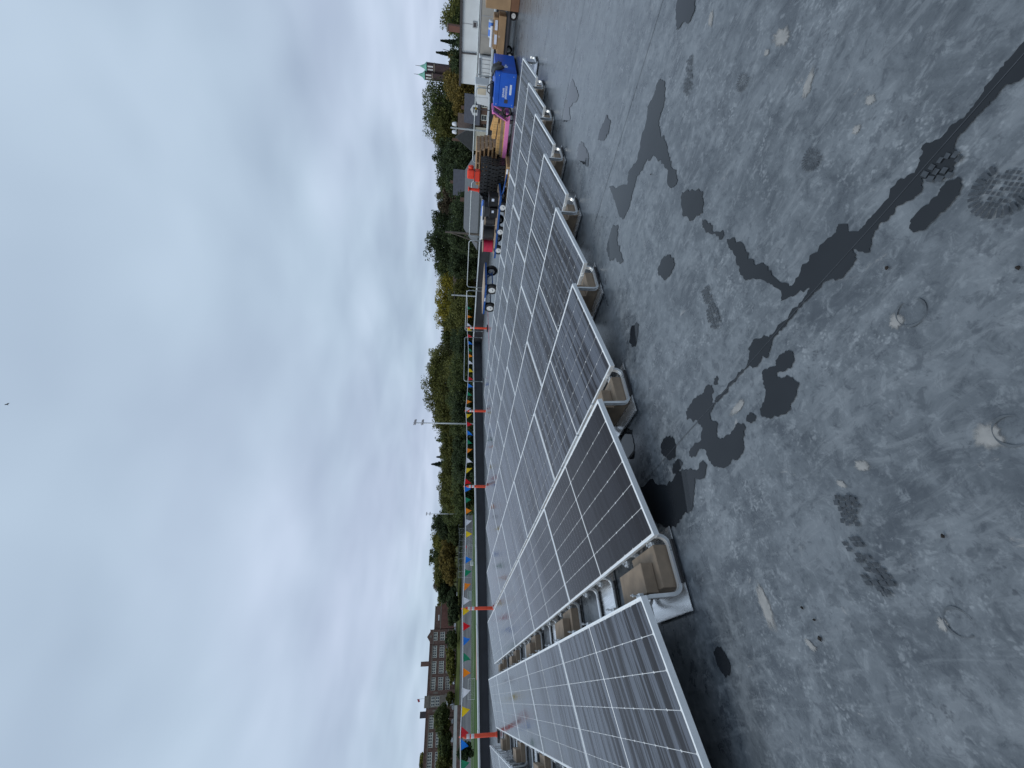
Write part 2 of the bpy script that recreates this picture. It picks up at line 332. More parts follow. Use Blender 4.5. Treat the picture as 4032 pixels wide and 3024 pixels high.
# ------------------------------------------------------------------ mesh building
class MB:
    def __init__(s): s.v = []; s.f = []
    def add(s, vs, fs):
        o = len(s.v); s.v += [tuple(p) for p in vs]; s.f += [tuple(i + o for i in f) for f in fs]; return s
    def box(s, a, b):
        x0, y0, z0 = a; x1, y1, z1 = b
        return s.add([(x0, y0, z0), (x1, y0, z0), (x1, y1, z0), (x0, y1, z0), (x0, y0, z1), (x1, y0, z1), (x1, y1, z1), (x0, y1, z1)],
                     [(3, 2, 1, 0), (4, 5, 6, 7), (0, 1, 5, 4), (1, 2, 6, 5), (2, 3, 7, 6), (3, 0, 4, 7)])
    def cbox(s, a, b, c):            # box with a chamfer all round
        x0, y0, z0 = a; x1, y1, z1 = b
        bm = bmesh.new(); bmesh.ops.create_cube(bm, size=1)
        for w in bm.verts: w.co = Vector(((x0 + x1) / 2 + w.co.x * (x1 - x0), (y0 + y1) / 2 + w.co.y * (y1 - y0), (z0 + z1) / 2 + w.co.z * (z1 - z0)))
        bmesh.ops.bevel(bm, geom=bm.edges[:], offset=c, segments=1, affect='EDGES')
        bm.verts.index_update()
        s.add([w.co[:] for w in bm.verts], [[w.index for w in f.verts] for f in bm.faces]); bm.free(); return s
    def obox(s, p, q, w, h, up=(0, 0, 1)):   # bar from p to q, width w, height h
        p = Vector(p); q = Vector(q); d = (q - p).normalized(); u = Vector(up)
        if abs(d.dot(u)) > 0.99: u = Vector((1, 0, 0))
        a = d.cross(u).normalized() * w / 2; b = a.cross(d).normalized() * h / 2
        vs = [p - a - b, p + a - b, p + a + b, p - a + b, q - a - b, q + a - b, q + a + b, q - a + b]
        return s.add([x[:] for x in vs], [(0, 1, 2, 3), (7, 6, 5, 4), (0, 4, 5, 1), (1, 5, 6, 2), (2, 6, 7, 3), (3, 7, 4, 0)])
    def cyl(s, p, q, r, n=12, r2=None):
        p = Vector(p); q = Vector(q); r2 = r if r2 is None else r2
        d = (q - p).normalized(); a = d.orthogonal().normalized(); b = d.cross(a)
        vs = []
        for k in range(n):
            t = 2 * PI * k / n; o = a * math.cos(t) + b * math.sin(t); vs += [(p + o * r)[:], (q + o * r2)[:]]
        fs = [(2 * k, 2 * ((k + 1) % n), 2 * ((k + 1) % n) + 1, 2 * k + 1) for k in range(n)]
        fs += [tuple(2 * k for k in range(n))[::-1], tuple(2 * k + 1 for k in range(n))]
        return s.add(vs, fs)
    def tube(s, pts, r, n=8, flat=1.0):
        pts = [Vector(p) for p in pts]; vs = []; ref = None
        for i, p in enumerate(pts):
            d = ((pts[min(i + 1, len(pts) - 1)] - pts[max(i - 1, 0)])).normalized()
            if ref is None: ref = d.orthogonal().normalized()
            a = (ref - d * ref.dot(d)).normalized(); ref = a; b = d.cross(a)
            for k in range(n):
                t = 2 * PI * k / n; vs.append((p + a * math.cos(t) * r + b * math.sin(t) * r * flat)[:])
        fs = []
        for i in range(len(pts) - 1):
            for k in range(n):
                fs.append((i * n + k, i * n + (k + 1) % n, (i + 1) * n + (k + 1) % n, (i + 1) * n + k))
        fs += [tuple(range(n))[::-1], tuple((len(pts) - 1) * n + k for k in range(n))]
        return s.add(vs, fs)
    def prism(s, poly, z0, z1):
        n = len(poly)
        vs = [(x, y, z0) for x, y in poly] + [(x, y, z1) for x, y in poly]
        fs = [tuple(range(n))[::-1], tuple(range(n, 2 * n))] + [(k, (k + 1) % n, n + (k + 1) % n, n + k) for k in range(n)]
        return s.add(vs, fs)
    def lathe(s, prof, n=16, axis='z', c=(0, 0, 0)):
        vs = []
        for r, h in prof:
            for k in range(n):
                t = 2 * PI * k / n; a, b = r * math.cos(t), r * math.sin(t)
                vs.append({'z': (c[0] + a, c[1] + b, c[2] + h), 'x': (c[0] + h, c[1] + a, c[2] + b), 'y': (c[0] + a, c[1] + h, c[2] + b)}[axis])
        fs = []
        for i in range(len(prof) - 1):
            for k in range(n): fs.append((i * n + k, i * n + (k + 1) % n, (i + 1) * n + (k + 1) % n, (i + 1) * n + k))
        fs += [tuple(range(n))[::-1], tuple((len(prof) - 1) * n + k for k in range(n))]
        return s.add(vs, fs)
    def mesh(s, name, m, smooth=False):
        me = bpy.data.meshes.new(name); me.from_pydata(s.v, [], s.f); me.update()
        bm = bmesh.new(); bm.from_mesh(me); bmesh.ops.recalc_face_normals(bm, faces=bm.faces[:]); bm.to_mesh(me); bm.free()
        if m: me.materials.append(MATS[m] if isinstance(m, str) else m)
        if smooth:
            me.polygons.foreach_set('use_smooth', [True] * len(me.polygons))
        return me

def obj(name, data, m=None, parent=None, loc=None, rot=None, smooth=False):
    me = data.mesh(name, m, smooth) if isinstance(data, MB) else data
    o = bpy.data.objects.new(name, me); COL.objects.link(o)
    if parent: o.parent = parent
    if loc: o.location = loc
    if rot: o.rotation_euler = rot
    return o
def tag(o, label, cat, group=None, kind=None):
    o['label'] = label; o['category'] = cat
    if group: o['group'] = group
    if kind: o['kind'] = kind
    return o
def struct(o):
    o['kind'] = 'structure'; return o
def thing(name, label, cat, loc=(0, 0, 0), rotz=0, group=None):
    o = bpy.data.objects.new(name, None); COL.objects.link(o); o.empty_display_size = 0.1
    o.location = loc; o.rotation_euler = (0, 0, rotz)
    return tag(o, label, cat, group)
def copy_tree(o, parent=None):
    c = o.copy(); COL.objects.link(c); c.parent = parent
    for ch in o.children: copy_tree(ch, c)
    return c
ORD = ['first', 'second', 'third', 'fourth', 'fifth', 'sixth', 'seventh', 'eighth', 'ninth', 'tenth', 'eleventh', 'twelfth', 'thirteenth', 'fourteenth', 'fifteenth', 'sixteenth']

# ================================================================== STRUCTURE
ROW = 1.35841          # row pitch
PL = 2.26122           # panel pitch along a row
PW = 1.038             # panel width up the slope
TILT = 0.166881
ZL = 0.14301           # height of the low edge
ZH = ZL + PW * math.sin(TILT)
GX = PW * math.cos(TILT)
def par_y(x): return 15.5 + 0.0647 * x          # foot of the far parapet
def par_z(x): return 0.385 + 0.0092 * x         # its top

# ---- ground: one sheet to the horizon, rising beyond the sports field
def gz(D):
    t = min(max((D - 222.0) / 56.0, 0), 1); return -8.0 + 6.0 * t
CX0, CY0 = CAM.x, CAM.y
mb = MB(); rings = [0.0, 12, 30, 60, 100, 140, 180, 222, 232, 242, 252, 262, 270, 278, 300, 340, 420, 600, 1000, 2000, 5000]; NS = 96
for D in rings[1:]:
    for k in range(NS):
        a = 2 * PI * k / NS; mb.v.append((CX0 + D * math.sin(a), CY0 + D * math.cos(a), gz(D)))
mb.v.append((CX0, CY0, gz(0))); ctr = len(mb.v) - 1
for i in range(len(rings) - 2):
    for k in range(NS): mb.f.append((i * NS + k, i * NS + (k + 1) % NS, (i + 1) * NS + (k + 1) % NS, (i + 1) * NS + k))
for k in range(NS): mb.f.append((ctr, (k + 1) % NS, k))
struct(obj('ground', mb, 'earth'))
def sector(name, m, d0, d1, a0, a1, dz, nd=4, na=40):
    b = MB()
    for i in range(nd + 1):
        D = d0 + (d1 - d0) * i / nd
        for k in range(na + 1):
            a = a0 + (a1 - a0) * k / na; b.v.append((CX0 + D * math.sin(a), CY0 + D * math.cos(a), gz(D) + dz))
    for i in range(nd):
        for k in range(na):
            p = i * (na + 1) + k; b.f.append((p, p + 1, p + na + 2, p + na + 1))
    return struct(obj(name, b, m))
sector('sports_field', 'turf', 120, 218, -0.6, 0.36, 0.05)
sector('running_track', 'asphalt_track', 219.5, 259, -0.6, 0.345, 0.07, 10)
sector('red_track', 'red_track', 150, 177, 0.03, 0.135, 0.09)
sector('grass_bank', 'grass', 260, 281, -0.6, 0.36, 0.09, 10)
sector('parking_road', 'asphalt', 282, 292, -0.6, 0.36, 0.10)
sector('street', 'asphalt', 76, 104, 0.93, 1.06, 0.06)
for i, (d, a0, a1) in enumerate(((196, -0.2, 0.3), (207, -0.2, 0.3), (217, -0.2, 0.33))):
    sector('field_line', 'line_white', d, d + 0.5, a0, a1, 0.10, 1)

# ---- the roof we stand on
XR = 17.0
mb = MB(); outline = [(-14, -14), (XR + .3, -14), (XR + .3, par_y(XR) + .3), (-14, par_y(-14) + .3)]
mb.prism(outline, -0.5, 0.0)
roof = struct(obj('roof_membrane', mb, 'membrane'))
mb = MB(); mb.prism([(-13.9, -13.9), (XR + .2, -13.9), (XR + .2, par_y(XR) + .2), (-13.9, par_y(-14) + .2)], -8.3, -0.5)
obj('outer_wall', mb, 'brick_gym', roof)
for i, X in enumerate((-4.97, -2.26, 0.455, 3.17, 5.885, 8.60, 11.3, 14.0)):
    y1 = par_y(X) - .02
    rnd = random.Random(i)
    for s_ in (0, 1):
        b = MB(); n = 60; pts = []
        for k in range(n + 1):
            y = -13.5 + (y1 + 13.5) * k / n; w = rnd.uniform(-.004, .004)
            pts.append((X + w, y))
        w0, w1, z = ((0.0, 0.115, 0.0012) if s_ == 0 else (-0.0012, 0.0012, 0.0044))
        for (x, y) in pts: b.v += [(x + w0, y, z), (x + w1, y, z)]
        for k in range(n): b.f.append((2 * k, 2 * k + 1, 2 * k + 3, 2 * k + 2))
        obj('seam_lap' if s_ == 0 else 'seam_edge', b, 'membrane' if s_ == 0 else 'seam_edge', roof)

# ---- parapets with metal coping (two runs meeting at the far corner)
def parapet(name, label, P, Q, zp, zq, th, side):
    P = Vector((*P, 0)); Q = Vector((*Q, 0)); d = (Q - P).normalized(); nrm = Vector((-d.y, d.x, 0)) * side
    t = thing(name, label, 'parapet')
    def run(a, b, z0p, z0q, z1p, z1q):
        m_ = MB(); v = []
        for (pt, za, zb) in ((P, z0p, z1p), (Q, z0q, z1q)):
            for o in (a, b):
                w = pt + nrm * o; v += [(w.x, w.y, za), (w.x, w.y, zb)]
        return m_.add(v, [(0, 1, 3, 2), (4, 6, 7, 5), (0, 4, 5, 1), (2, 3, 7, 6), (1, 5, 7, 3), (0, 2, 6, 4)])
    obj('membrane_face', run(0, th, 0.001, 0.001, zp - .05, zq - .05), 'parapet_membrane', t)
    cop = obj('coping', run(-.045, th + .045, zp - .052, zq - .052, zp, zq), 'coping_metal', t)
    obj('termination_bar', run(-.012, -.001, zp - .13, zq - .13, zp - .105, zq - .105), 'parapet_membrane', t)
    L_ = (Q - P).length; n = int(L_ / 3.05)
    for k in range(1, n):      # coping joints
        f = k / n; w = P.lerp(Q, f); z = zp + (zq - zp) * f
        b = MB(); b.obox(w - nrm * .05 + Vector((0, 0, z + .002)), w + nrm * (th + .05) + Vector((0, 0, z + .002)), .10, .006)
        obj('joint_cover', b, 'coping_metal', cop)
    return t
parapet('parapet', 'black membrane parapet with silver coping along the far edge beyond the flag line', (-14, par_y(-14)), (XR, par_y(XR)), par_z(-14), par_z(XR), .3, 1)
parapet('parapet', 'black membrane parapet with silver coping on the side behind carts and pallets', (XR, par_y(XR) + .2), (XR, -14), par_z(XR) + .003, par_z(XR) + .06, .3, 1)

# ================================================================== SOLAR ARRAY
# one panel: frame, white backsheet, twelve strings of half cells
PLEN = PL - 0.016
fr = MB(); w = .0088; zt, zb = .0, -.036
fr.box((0, 0, zb), (w, PLEN, zt)).box((PW - w, 0, zb), (PW, PLEN, zt)).box((w, 0, zb), (PW - w, w, zt)).box((w, PLEN - w, zb), (PW - w, PLEN, zt))
fr.box((w, w, zb), (w + .02, PLEN - w, zb + .002)).box((PW - w - .02, w, zb), (PW - w, PLEN - w, zb + .002))
fr_me = fr.mesh('frame', 'frame_aluminium')
bs = MB().add([(w, w, -.0035), (PW - w, w, -.0035), (PW - w, PLEN - w, -.0035), (w, PLEN - w, -.0035)], [(0, 1, 2, 3)])
bs_me = bs.mesh('backsheet', 'panel_backsheet')
us_me = MB().box((w, w, -.0085), (PW - w, PLEN - w, -.0045)).mesh('underside', 'panel_underside')
m0 = .020; gap = .0036; sw = (PW - 2 * m0 - 5 * gap) / 6; half = (PLEN - 2 * .026 - .020) / 2; NC = 13; ch = half / NC
cs = MB(); c_ = .0075; g_ = .0005
for j in range(NC):
    y0, y1 = j * ch + g_, (j + 1) * ch - g_
    a, b = (c_, .0012) if j % 2 == 0 else (.0012, c_)
    cs.add([(a, y0, 0), (sw - a, y0, 0), (sw, y0 + a, 0), (sw, y1 - b, 0), (sw - b, y1, 0), (b, y1, 0), (0, y1 - b, 0), (0, y0 + a, 0)], [tuple(range(8))])
cs_me = cs.mesh('cell_string', 'solar_cell')
NUM = ['one', 'two', 'three', 'four', 'five', 'six', 'seven', 'eight', 'nine']
panel0 = None
for k in range(-2, 7):
    for n in range(5):
        lab = 'solar panel in row %s counted from the picture foot, %s from the near row end' % (NUM[k + 2], ORD[n])
        if panel0 is None:
            p = thing('solar_panel', lab, 'solar panel', group='solar panels in nine tilted rows')
            obj('frame', fr_me, None, p); obj('backsheet', bs_me, None, p); obj('underside', us_me, None, p)
            for h in range(2):
                for i in range(6):
                    obj('cell_string', cs_me, None, p, (m0 + i * (sw + gap), .026 + h * (half + .020), -.0022))
            panel0 = p; proto_children = list(p.children)
        else:
            p = panel0.copy(); COL.objects.link(p)
            for chd in proto_children:
                c = chd.copy(); COL.objects.link(c); c.parent = p
            p['label'] = lab
        p.location = (k * ROW, n * PL, ZL); p.rotation_euler = (random.uniform(-.0012, .0012), -TILT + random.uniform(-.002, .002), 0)

# one ballast tray: sheet, pads, two bent hoops, clamps
def arc(c, r, a0, a1, n=6): return [(c[0] + r * math.cos(a0 + (a1 - a0) * k / n), c[1] + r * math.sin(a0 + (a1 - a0) * k / n)) for k in range(n + 1)]
ZF = ZH - .036; ZN = ZL - .036; XF = -ROW + GX
rr = .060
prof = [(.030, ZN - .008)] + [(.012, ZN - .006)] + arc((-.045, .034 + rr), rr, R(20), R(-90), 7) + arc((-.262, .034 + rr), rr, R(-90), R(-176), 7) + [(XF + .006, ZF - .04), (XF - .004, ZF - .004)]
def hoop_mesh():
    b = MB(); P = [Vector((x, 0, z)) for x, z in prof]; v = []
    for i, p in enumerate(P):        # flat-sided extrusion 30 x 22 mm with a groove
        d = (P[min(i + 1, len(P) - 1)] - P[max(i - 1, 0)]).normalized(); nr = Vector((d.z, 0, -d.x))
        for (u, s_) in ((-.016, -.010), (-.006, -.010), (-.005, -.007), (.005, -.007), (.006, -.010), (.016, -.010), (.016, .010), (-.016, .010)):
            q_ = p + Vector((0, u, 0)) + nr * s_; v.append(q_[:])
    f = []
    for i in range(len(P) - 1):
        for k in range(8): f.append((i * 8 + k, i * 8 + (k + 1) % 8, (i + 1) * 8 + (k + 1) % 8, (i + 1) * 8 + k))
    f += [tuple(range(8)), tuple((len(P) - 1) * 8 + k for k in range(8))[::-1]]
    return b.add(v, f).mesh('hoop', 'mill_aluminium')
hoop_me = hoop_mesh()
sheet_me = MB().box((-.410, .03, .011), (.066, .55, .0145)).box((-.414, .03, .011), (-.4105, .55, .026)).mesh('sheet', 'sheet_aluminium')
under_me = MB().box((-.37, .07, .001), (.03, .50, .0105)).mesh('slip_sheet', 'rubber_pad')
pad_me = MB().box((-.265, -.012, .0), (-.015, .012, .014)).mesh('pad', 'rubber_pad')
cl = MB().cbox((-.018, -.028, -.028), (.018, .028, -.002), .004).cyl((0, 0, -.055), (0, 0, .016), .0045, 8).cyl((0, 0, .006), (0, 0, .016), .009, 6).obox((-.026, 0, -.018), (.020, 0, -.034), .022, .006)
clamp_me = cl.mesh('clamp', 'clamp_steel')
cu = MB().cbox((-.014, -.026, -.03), (.012, .026, .002), .004).cyl((0, 0, -.02), (.004, 0, .044), .0042, 8).cyl((.003, 0, .026), (.004, 0, .034), .009, 6)
clampu_me = cu.mesh('clamp', 'clamp_steel')
tray0 = None
blk_lo = MB().cbox((-.282, .10, .0155), (-.032, .48, .118), .003).mesh('ballast_block', 'ballast_block')
blk_up = MB().cbox((-.290, .17, .1195), (-.116, .57, .198), .003).mesh('ballast_block', 'ballast_block')
NUM = ['one', 'two', 'three', 'four', 'five', 'six', 'seven', 'eight', 'nine']
def row_gap(k): return 'between panel rows %s and %s' % (NUM[k + 1], NUM[k + 2])
for k in range(-1, 7):
    nt_ = 10 if k <= 1 else 3
    for n in range(nt_):
        y0 = n * PL / 2
        where = '%s tray %s' % (ORD[n], row_gap(k))
        if tray0 is None:
            t = thing('ballast_tray', '', 'ballast tray', group='aluminium ballast trays under the panel edges')
            obj('sheet', sheet_me, None, t); obj('slip_sheet', under_me, None, t)
            for yy in (.062, .50):
                h = obj('hoop', hoop_me, None, t, (0, yy, 0)); obj('pad', pad_me, None, h, (0, -.026, .0145))
            for yy in (.16, .62): obj('clamp', clamp_me, None, t, (-.016, yy, ZN + .01))
            for yy in (.10, .58): obj('clamp', clampu_me, None, t, (XF + .018, yy, ZF + .012))
            tray0 = t
        else: t = copy_tree(tray0)
        t['label'] = 'bent aluminium ballast tray, %s from the near end, %s' % (ORD[n], row_gap(k))
        t.location = (k * ROW, y0, 0)
        if n % 2 == 0:
            for me, wh in ((blk_lo, 'lower'), (blk_up, 'upper')):
                b = obj('ballast_block', me, None, None, (k * ROW + random.uniform(-.006, .006), y0 + random.uniform(-.012, .012), 0))
                tag(b, '%s tan ballast block in the %s' % (wh, where), 'block', 'tan ballast blocks in the trays')
# last trays at the high edge of the farthest row
for n in range(2):
    t = copy_tree(tray0); t['label'] = 'bent aluminium ballast tray behind the farthest panel row, %s from the near end' % ORD[n]
    t.location = (7 * ROW, n * PL / 2, 0)

# orange lead lying among the trays
b = MB(); pts = [(-.30 + .05 * math.sin(7 * a), 8.9 + .9 * a, .03 + .012 * math.sin(9 * a)) for a in [i / 14 for i in range(15)]]
tag(obj('cable', b.tube(pts, .008, 6), 'red_orange_plastic', smooth=True), 'thin orange lead lying in the gap beside the nearest panel rows', 'cable')

# ================================================================== PUDDLES, PRINTS, DEBRIS ON THE MEMBRANE
PUD = [
 ('branched pale puddle on the open membrane beside the panel row ends', [(2.73,-1.59),(2.63,-1.60),(2.57,-1.57),(2.50,-1.50),(2.50,-1.44),(2.49,-1.40),(2.41,-1.37),(2.26,-1.36),(2.18,-1.34),(2.08,-1.31),(1.96,-1.31),(1.86,-1.29),(1.86,-1.26),(1.92,-1.21),(2.08,-1.26),(2.15,-1.26),(2.32,-1.23),(2.44,-1.16),(2.46,-1.12),(2.49,-1.02),(2.53,-0.98),(2.50,-0.90),(2.45,-0.78),(2.46,-0.72),(2.49,-0.64),(2.58,-0.60),(2.82,-0.62),(3.03,-0.62),(3.08,-0.62),(2.66,-0.85),(2.73,-0.92),(2.63,-1.07),(2.69,-1.17),(2.72,-1.33),(2.79,-1.39),(2.74,-1.49),(2.76,-1.55)]),
 ('squarish dark puddle at the tip of the branched pale puddle', [(1.75,-1.27),(1.65,-1.34),(1.53,-1.39),(1.47,-1.36),(1.42,-1.32),(1.46,-1.28),(1.49,-1.23),(1.60,-1.19),(1.69,-1.22)]),
 ('thin crooked puddle next to the squarish puddle', [(1.39,-1.30),(1.33,-1.31),(1.28,-1.33),(1.25,-1.31),(1.17,-1.37),(1.14,-1.36),(1.14,-1.33),(1.20,-1.32),(1.26,-1.29),(1.35,-1.27)]),
 ('arm-shaped dark puddle running into the long seam puddle', [(1.10,-1.36),(1.05,-1.40),(0.92,-1.41),(0.82,-1.41),(0.78,-1.45),(0.71,-1.46),(0.60,-1.48),(0.52,-1.48),(0.54,-1.44),(0.55,-1.42),(0.57,-1.44),(0.65,-1.43),(0.70,-1.41),(0.77,-1.37),(0.80,-1.33),(0.86,-1.32),(0.90,-1.34),(1.00,-1.35),(1.06,-1.35)]),
 ('longest dark puddle lying along the membrane seam towards the picture edge', [(0.57,-1.47),(0.56,-1.52),(0.58,-1.57),(0.58,-1.64),(0.56,-1.73),(0.56,-1.75),(0.53,-1.77),(0.47,-1.80),(0.47,-1.82),(0.47,-1.86),(0.47,-1.91),(0.48,-1.97),(0.46,-2.01),(0.47,-2.04),(0.49,-2.07),(0.47,-2.10),(0.47,-2.14),(0.46,-2.16),(0.46,-2.19),(0.47,-2.23),(0.47,-2.26),(0.47,-2.29),(0.47,-2.36),(0.40,-2.36),(0.41,-2.29),(0.43,-2.26),(0.44,-2.25),(0.44,-2.23),(0.44,-2.20),(0.44,-2.18),(0.44,-2.15),(0.44,-2.12),(0.43,-2.10),(0.41,-2.09),(0.40,-2.06),(0.40,-2.04),(0.44,-2.01),(0.42,-1.99),(0.42,-1.96),(0.44,-1.92),(0.43,-1.90),(0.44,-1.85),(0.43,-1.81),(0.42,-1.80),(0.41,-1.78),(0.45,-1.75),(0.41,-1.74),(0.40,-1.70),(0.40,-1.66),(0.44,-1.62),(0.45,-1.56),(0.45,-1.52),(0.46,-1.50),(0.47,-1.56),(0.51,-1.50),(0.53,-1.46)]),
 ('narrow middle puddle along the membrane seam with one round blob', [(0.47,-1.58),(0.45,-1.57),(0.45,-1.54),(0.45,-1.51),(0.45,-1.43),(0.45,-1.36),(0.45,-1.30),(0.44,-1.28),(0.42,-1.25),(0.40,-1.22),(0.43,-1.20),(0.41,-1.15),(0.42,-1.12),(0.45,-1.11),(0.45,-1.04),(0.45,-0.95),(0.44,-0.85),(0.45,-0.78),(0.47,-0.81),(0.47,-0.94),(0.47,-1.03),(0.46,-1.10),(0.48,-1.13),(0.52,-1.16),(0.53,-1.20),(0.50,-1.26),(0.47,-1.28),(0.47,-1.33),(0.47,-1.42),(0.47,-1.48),(0.48,-1.54),(0.48,-1.57)]),
 ('broad lobed puddle across the seam, nearer the panels than its neighbour', [(0.55,-0.82),(0.52,-0.82),(0.47,-0.77),(0.45,-0.79),(0.44,-0.76),(0.43,-0.72),(0.40,-0.71),(0.35,-0.75),(0.32,-0.72),(0.29,-0.70),(0.26,-0.74),(0.25,-0.81),(0.26,-0.85),(0.27,-0.88),(0.24,-0.92),(0.22,-0.92),(0.19,-0.88),(0.14,-0.85),(0.12,-0.80),(0.12,-0.77),(0.14,-0.75),(0.13,-0.71),(0.14,-0.65),(0.17,-0.60),(0.22,-0.57),(0.29,-0.57),(0.32,-0.52),(0.30,-0.46),(0.33,-0.41),(0.35,-0.42),(0.36,-0.46),(0.35,-0.57),(0.40,-0.62),(0.46,-0.60),(0.52,-0.51),(0.57,-0.53),(0.58,-0.59),(0.58,-0.68),(0.56,-0.73),(0.57,-0.79)]),
 ('hook-shaped dark puddle lying beside the seam', [(0.35,-1.33),(0.33,-1.34),(0.30,-1.33),(0.28,-1.30),(0.29,-1.26),(0.31,-1.22),(0.29,-1.21),(0.27,-1.26),(0.24,-1.28),(0.20,-1.29),(0.17,-1.25),(0.16,-1.21),(0.14,-1.19),(0.15,-1.12),(0.18,-1.07),(0.21,-1.04),(0.24,-1.05),(0.25,-1.09),(0.29,-1.13),(0.34,-1.14),(0.37,-1.16),(0.36,-1.20),(0.34,-1.24),(0.36,-1.25),(0.36,-1.29)]),
 ('small round puddle between the hook-shaped and lobed puddles', [(0.26,-0.99),(0.23,-1.01),(0.21,-0.99),(0.22,-0.96),(0.24,-0.94),(0.26,-0.96)]),
 ('tiny oval puddle just past the seam', [(0.56,-0.89),(0.54,-0.89),(0.52,-0.86),(0.54,-0.84),(0.56,-0.86)]),
 ('round black puddle cut by the seam near the panel edge', [(0.55,-0.27),(0.50,-0.32),(0.45,-0.31),(0.40,-0.27),(0.41,-0.21),(0.46,-0.15),(0.51,-0.12),(0.55,-0.14),(0.57,-0.20)]),
 ('small dark oval puddle beside the round black one', [(0.38,-0.28),(0.34,-0.32),(0.31,-0.28),(0.30,-0.22),(0.33,-0.18),(0.37,-0.21)]),
 ('big black puddle reaching under the nearest full panel edge', [(0.25,-0.52),(0.21,-0.54),(0.17,-0.49),(0.18,-0.42),(0.20,-0.39),(0.15,-0.35),(0.10,-0.30),(0.06,-0.25),(0.07,-0.14),(0.05,-0.07),(0.05,0.04),(0.17,0.23),(0.34,0.36),(0.44,0.34),(0.43,0.12),(0.32,-0.03),(0.29,-0.13),(0.30,-0.27),(0.27,-0.37),(0.23,-0.42)]),
 ('single oval puddle close to the third row end', [(1.54,-0.33),(1.50,-0.35),(1.45,-0.31),(1.39,-0.21),(1.44,-0.16),(1.51,-0.15),(1.57,-0.22)]),
 ('grey oval puddle alone on the open membrane', [(1.57,-0.93),(1.48,-0.97),(1.43,-0.95),(1.42,-0.89),(1.44,-0.83),(1.55,-0.77),(1.60,-0.79),(1.60,-0.88)]),
 ('long lens-shaped puddle parallel to the seam puddle', [(0.36,-2.04),(0.34,-2.06),(0.32,-2.05),(0.30,-2.03),(0.30,-1.99),(0.30,-1.95),(0.30,-1.92),(0.32,-1.90),(0.34,-1.90),(0.36,-1.92),(0.36,-1.96),(0.35,-2.00),(0.36,-2.02)]),
 ('black leaf-shaped puddle in front of the nearest panel', [(-0.60,-0.08),(-0.60,-0.12),(-0.64,-0.15),(-0.68,-0.16),(-0.71,-0.14),(-0.73,-0.09),(-0.70,-0.06),(-0.66,-0.04),(-0.62,-0.04)]),
 ('pale puddle cut by the top edge of the picture', [(2.91,-2.02),(2.63,-2.06),(2.55,-1.99),(2.56,-1.94),(2.73,-1.86),(2.81,-1.90)]),
 ('ragged dark puddle at the fourth row end', [(2.67,-0.47),(2.56,-0.54),(2.46,-0.45),(2.29,-0.44),(2.18,-0.44),(2.22,-0.37),(2.36,-0.33),(2.46,-0.23),(2.62,-0.24),(2.66,-0.36)]),
 ('farthest bright puddle mirroring the sky near the row ends', [(5.72,-0.71),(5.37,-0.72),(5.13,-0.70),(5.23,-0.60),(5.55,-0.43),(5.32,-0.37),(5.68,-0.20),(5.86,-0.24),(5.77,-0.50),(5.78,-0.61)]),
 ('pale oblong puddle far out on the open membrane', [(3.78,-0.98),(3.58,-0.99),(3.56,-0.91),(3.62,-0.81),(3.84,-0.72),(3.86,-0.81)]),
 ('small puddle in the shade under the third row end', [(0.97,0.32),(0.88,0.20),(0.76,0.23),(0.68,0.29),(0.73,0.41),(0.83,0.44),(0.93,0.41)]),
 ('small pale puddle beside the fifth row end', [(4.50,-0.44),(4.19,-0.48),(4.00,-0.47),(3.95,-0.40),(4.18,-0.32),(4.49,-0.23),(4.58,-0.33)]),
]
rnd = random.Random(3)
for i, (lab, poly) in enumerate(PUD):
    if lab.startswith('longest'): poly = [(.447 + (p[0] - .447) * (1.55 if p[1] < -1.76 else 1.0), p[1]) for p in poly]
    pts = []
    for a, b in zip(poly, poly[1:] + poly[:1]):
        A_, B_ = Vector(a), Vector(b); L_ = (B_ - A_).length; nsub = 5; nr = Vector((-(B_ - A_).y, (B_ - A_).x))
        for k in range(nsub):
            w = A_.lerp(B_, k / nsub)
            if k: w = w + nr * rnd.uniform(-.13, .13) * (1 if L_ < .2 else .4)
            pts.append((w.x, w.y))
    z = .0030 + .00006 * i
    b = MB().add([(x, y, z) for x, y in pts], [tuple(range(len(pts)))])
    tag(obj('puddle', b, 'puddle_water'), lab, 'puddle', 'rain puddles on the membrane')

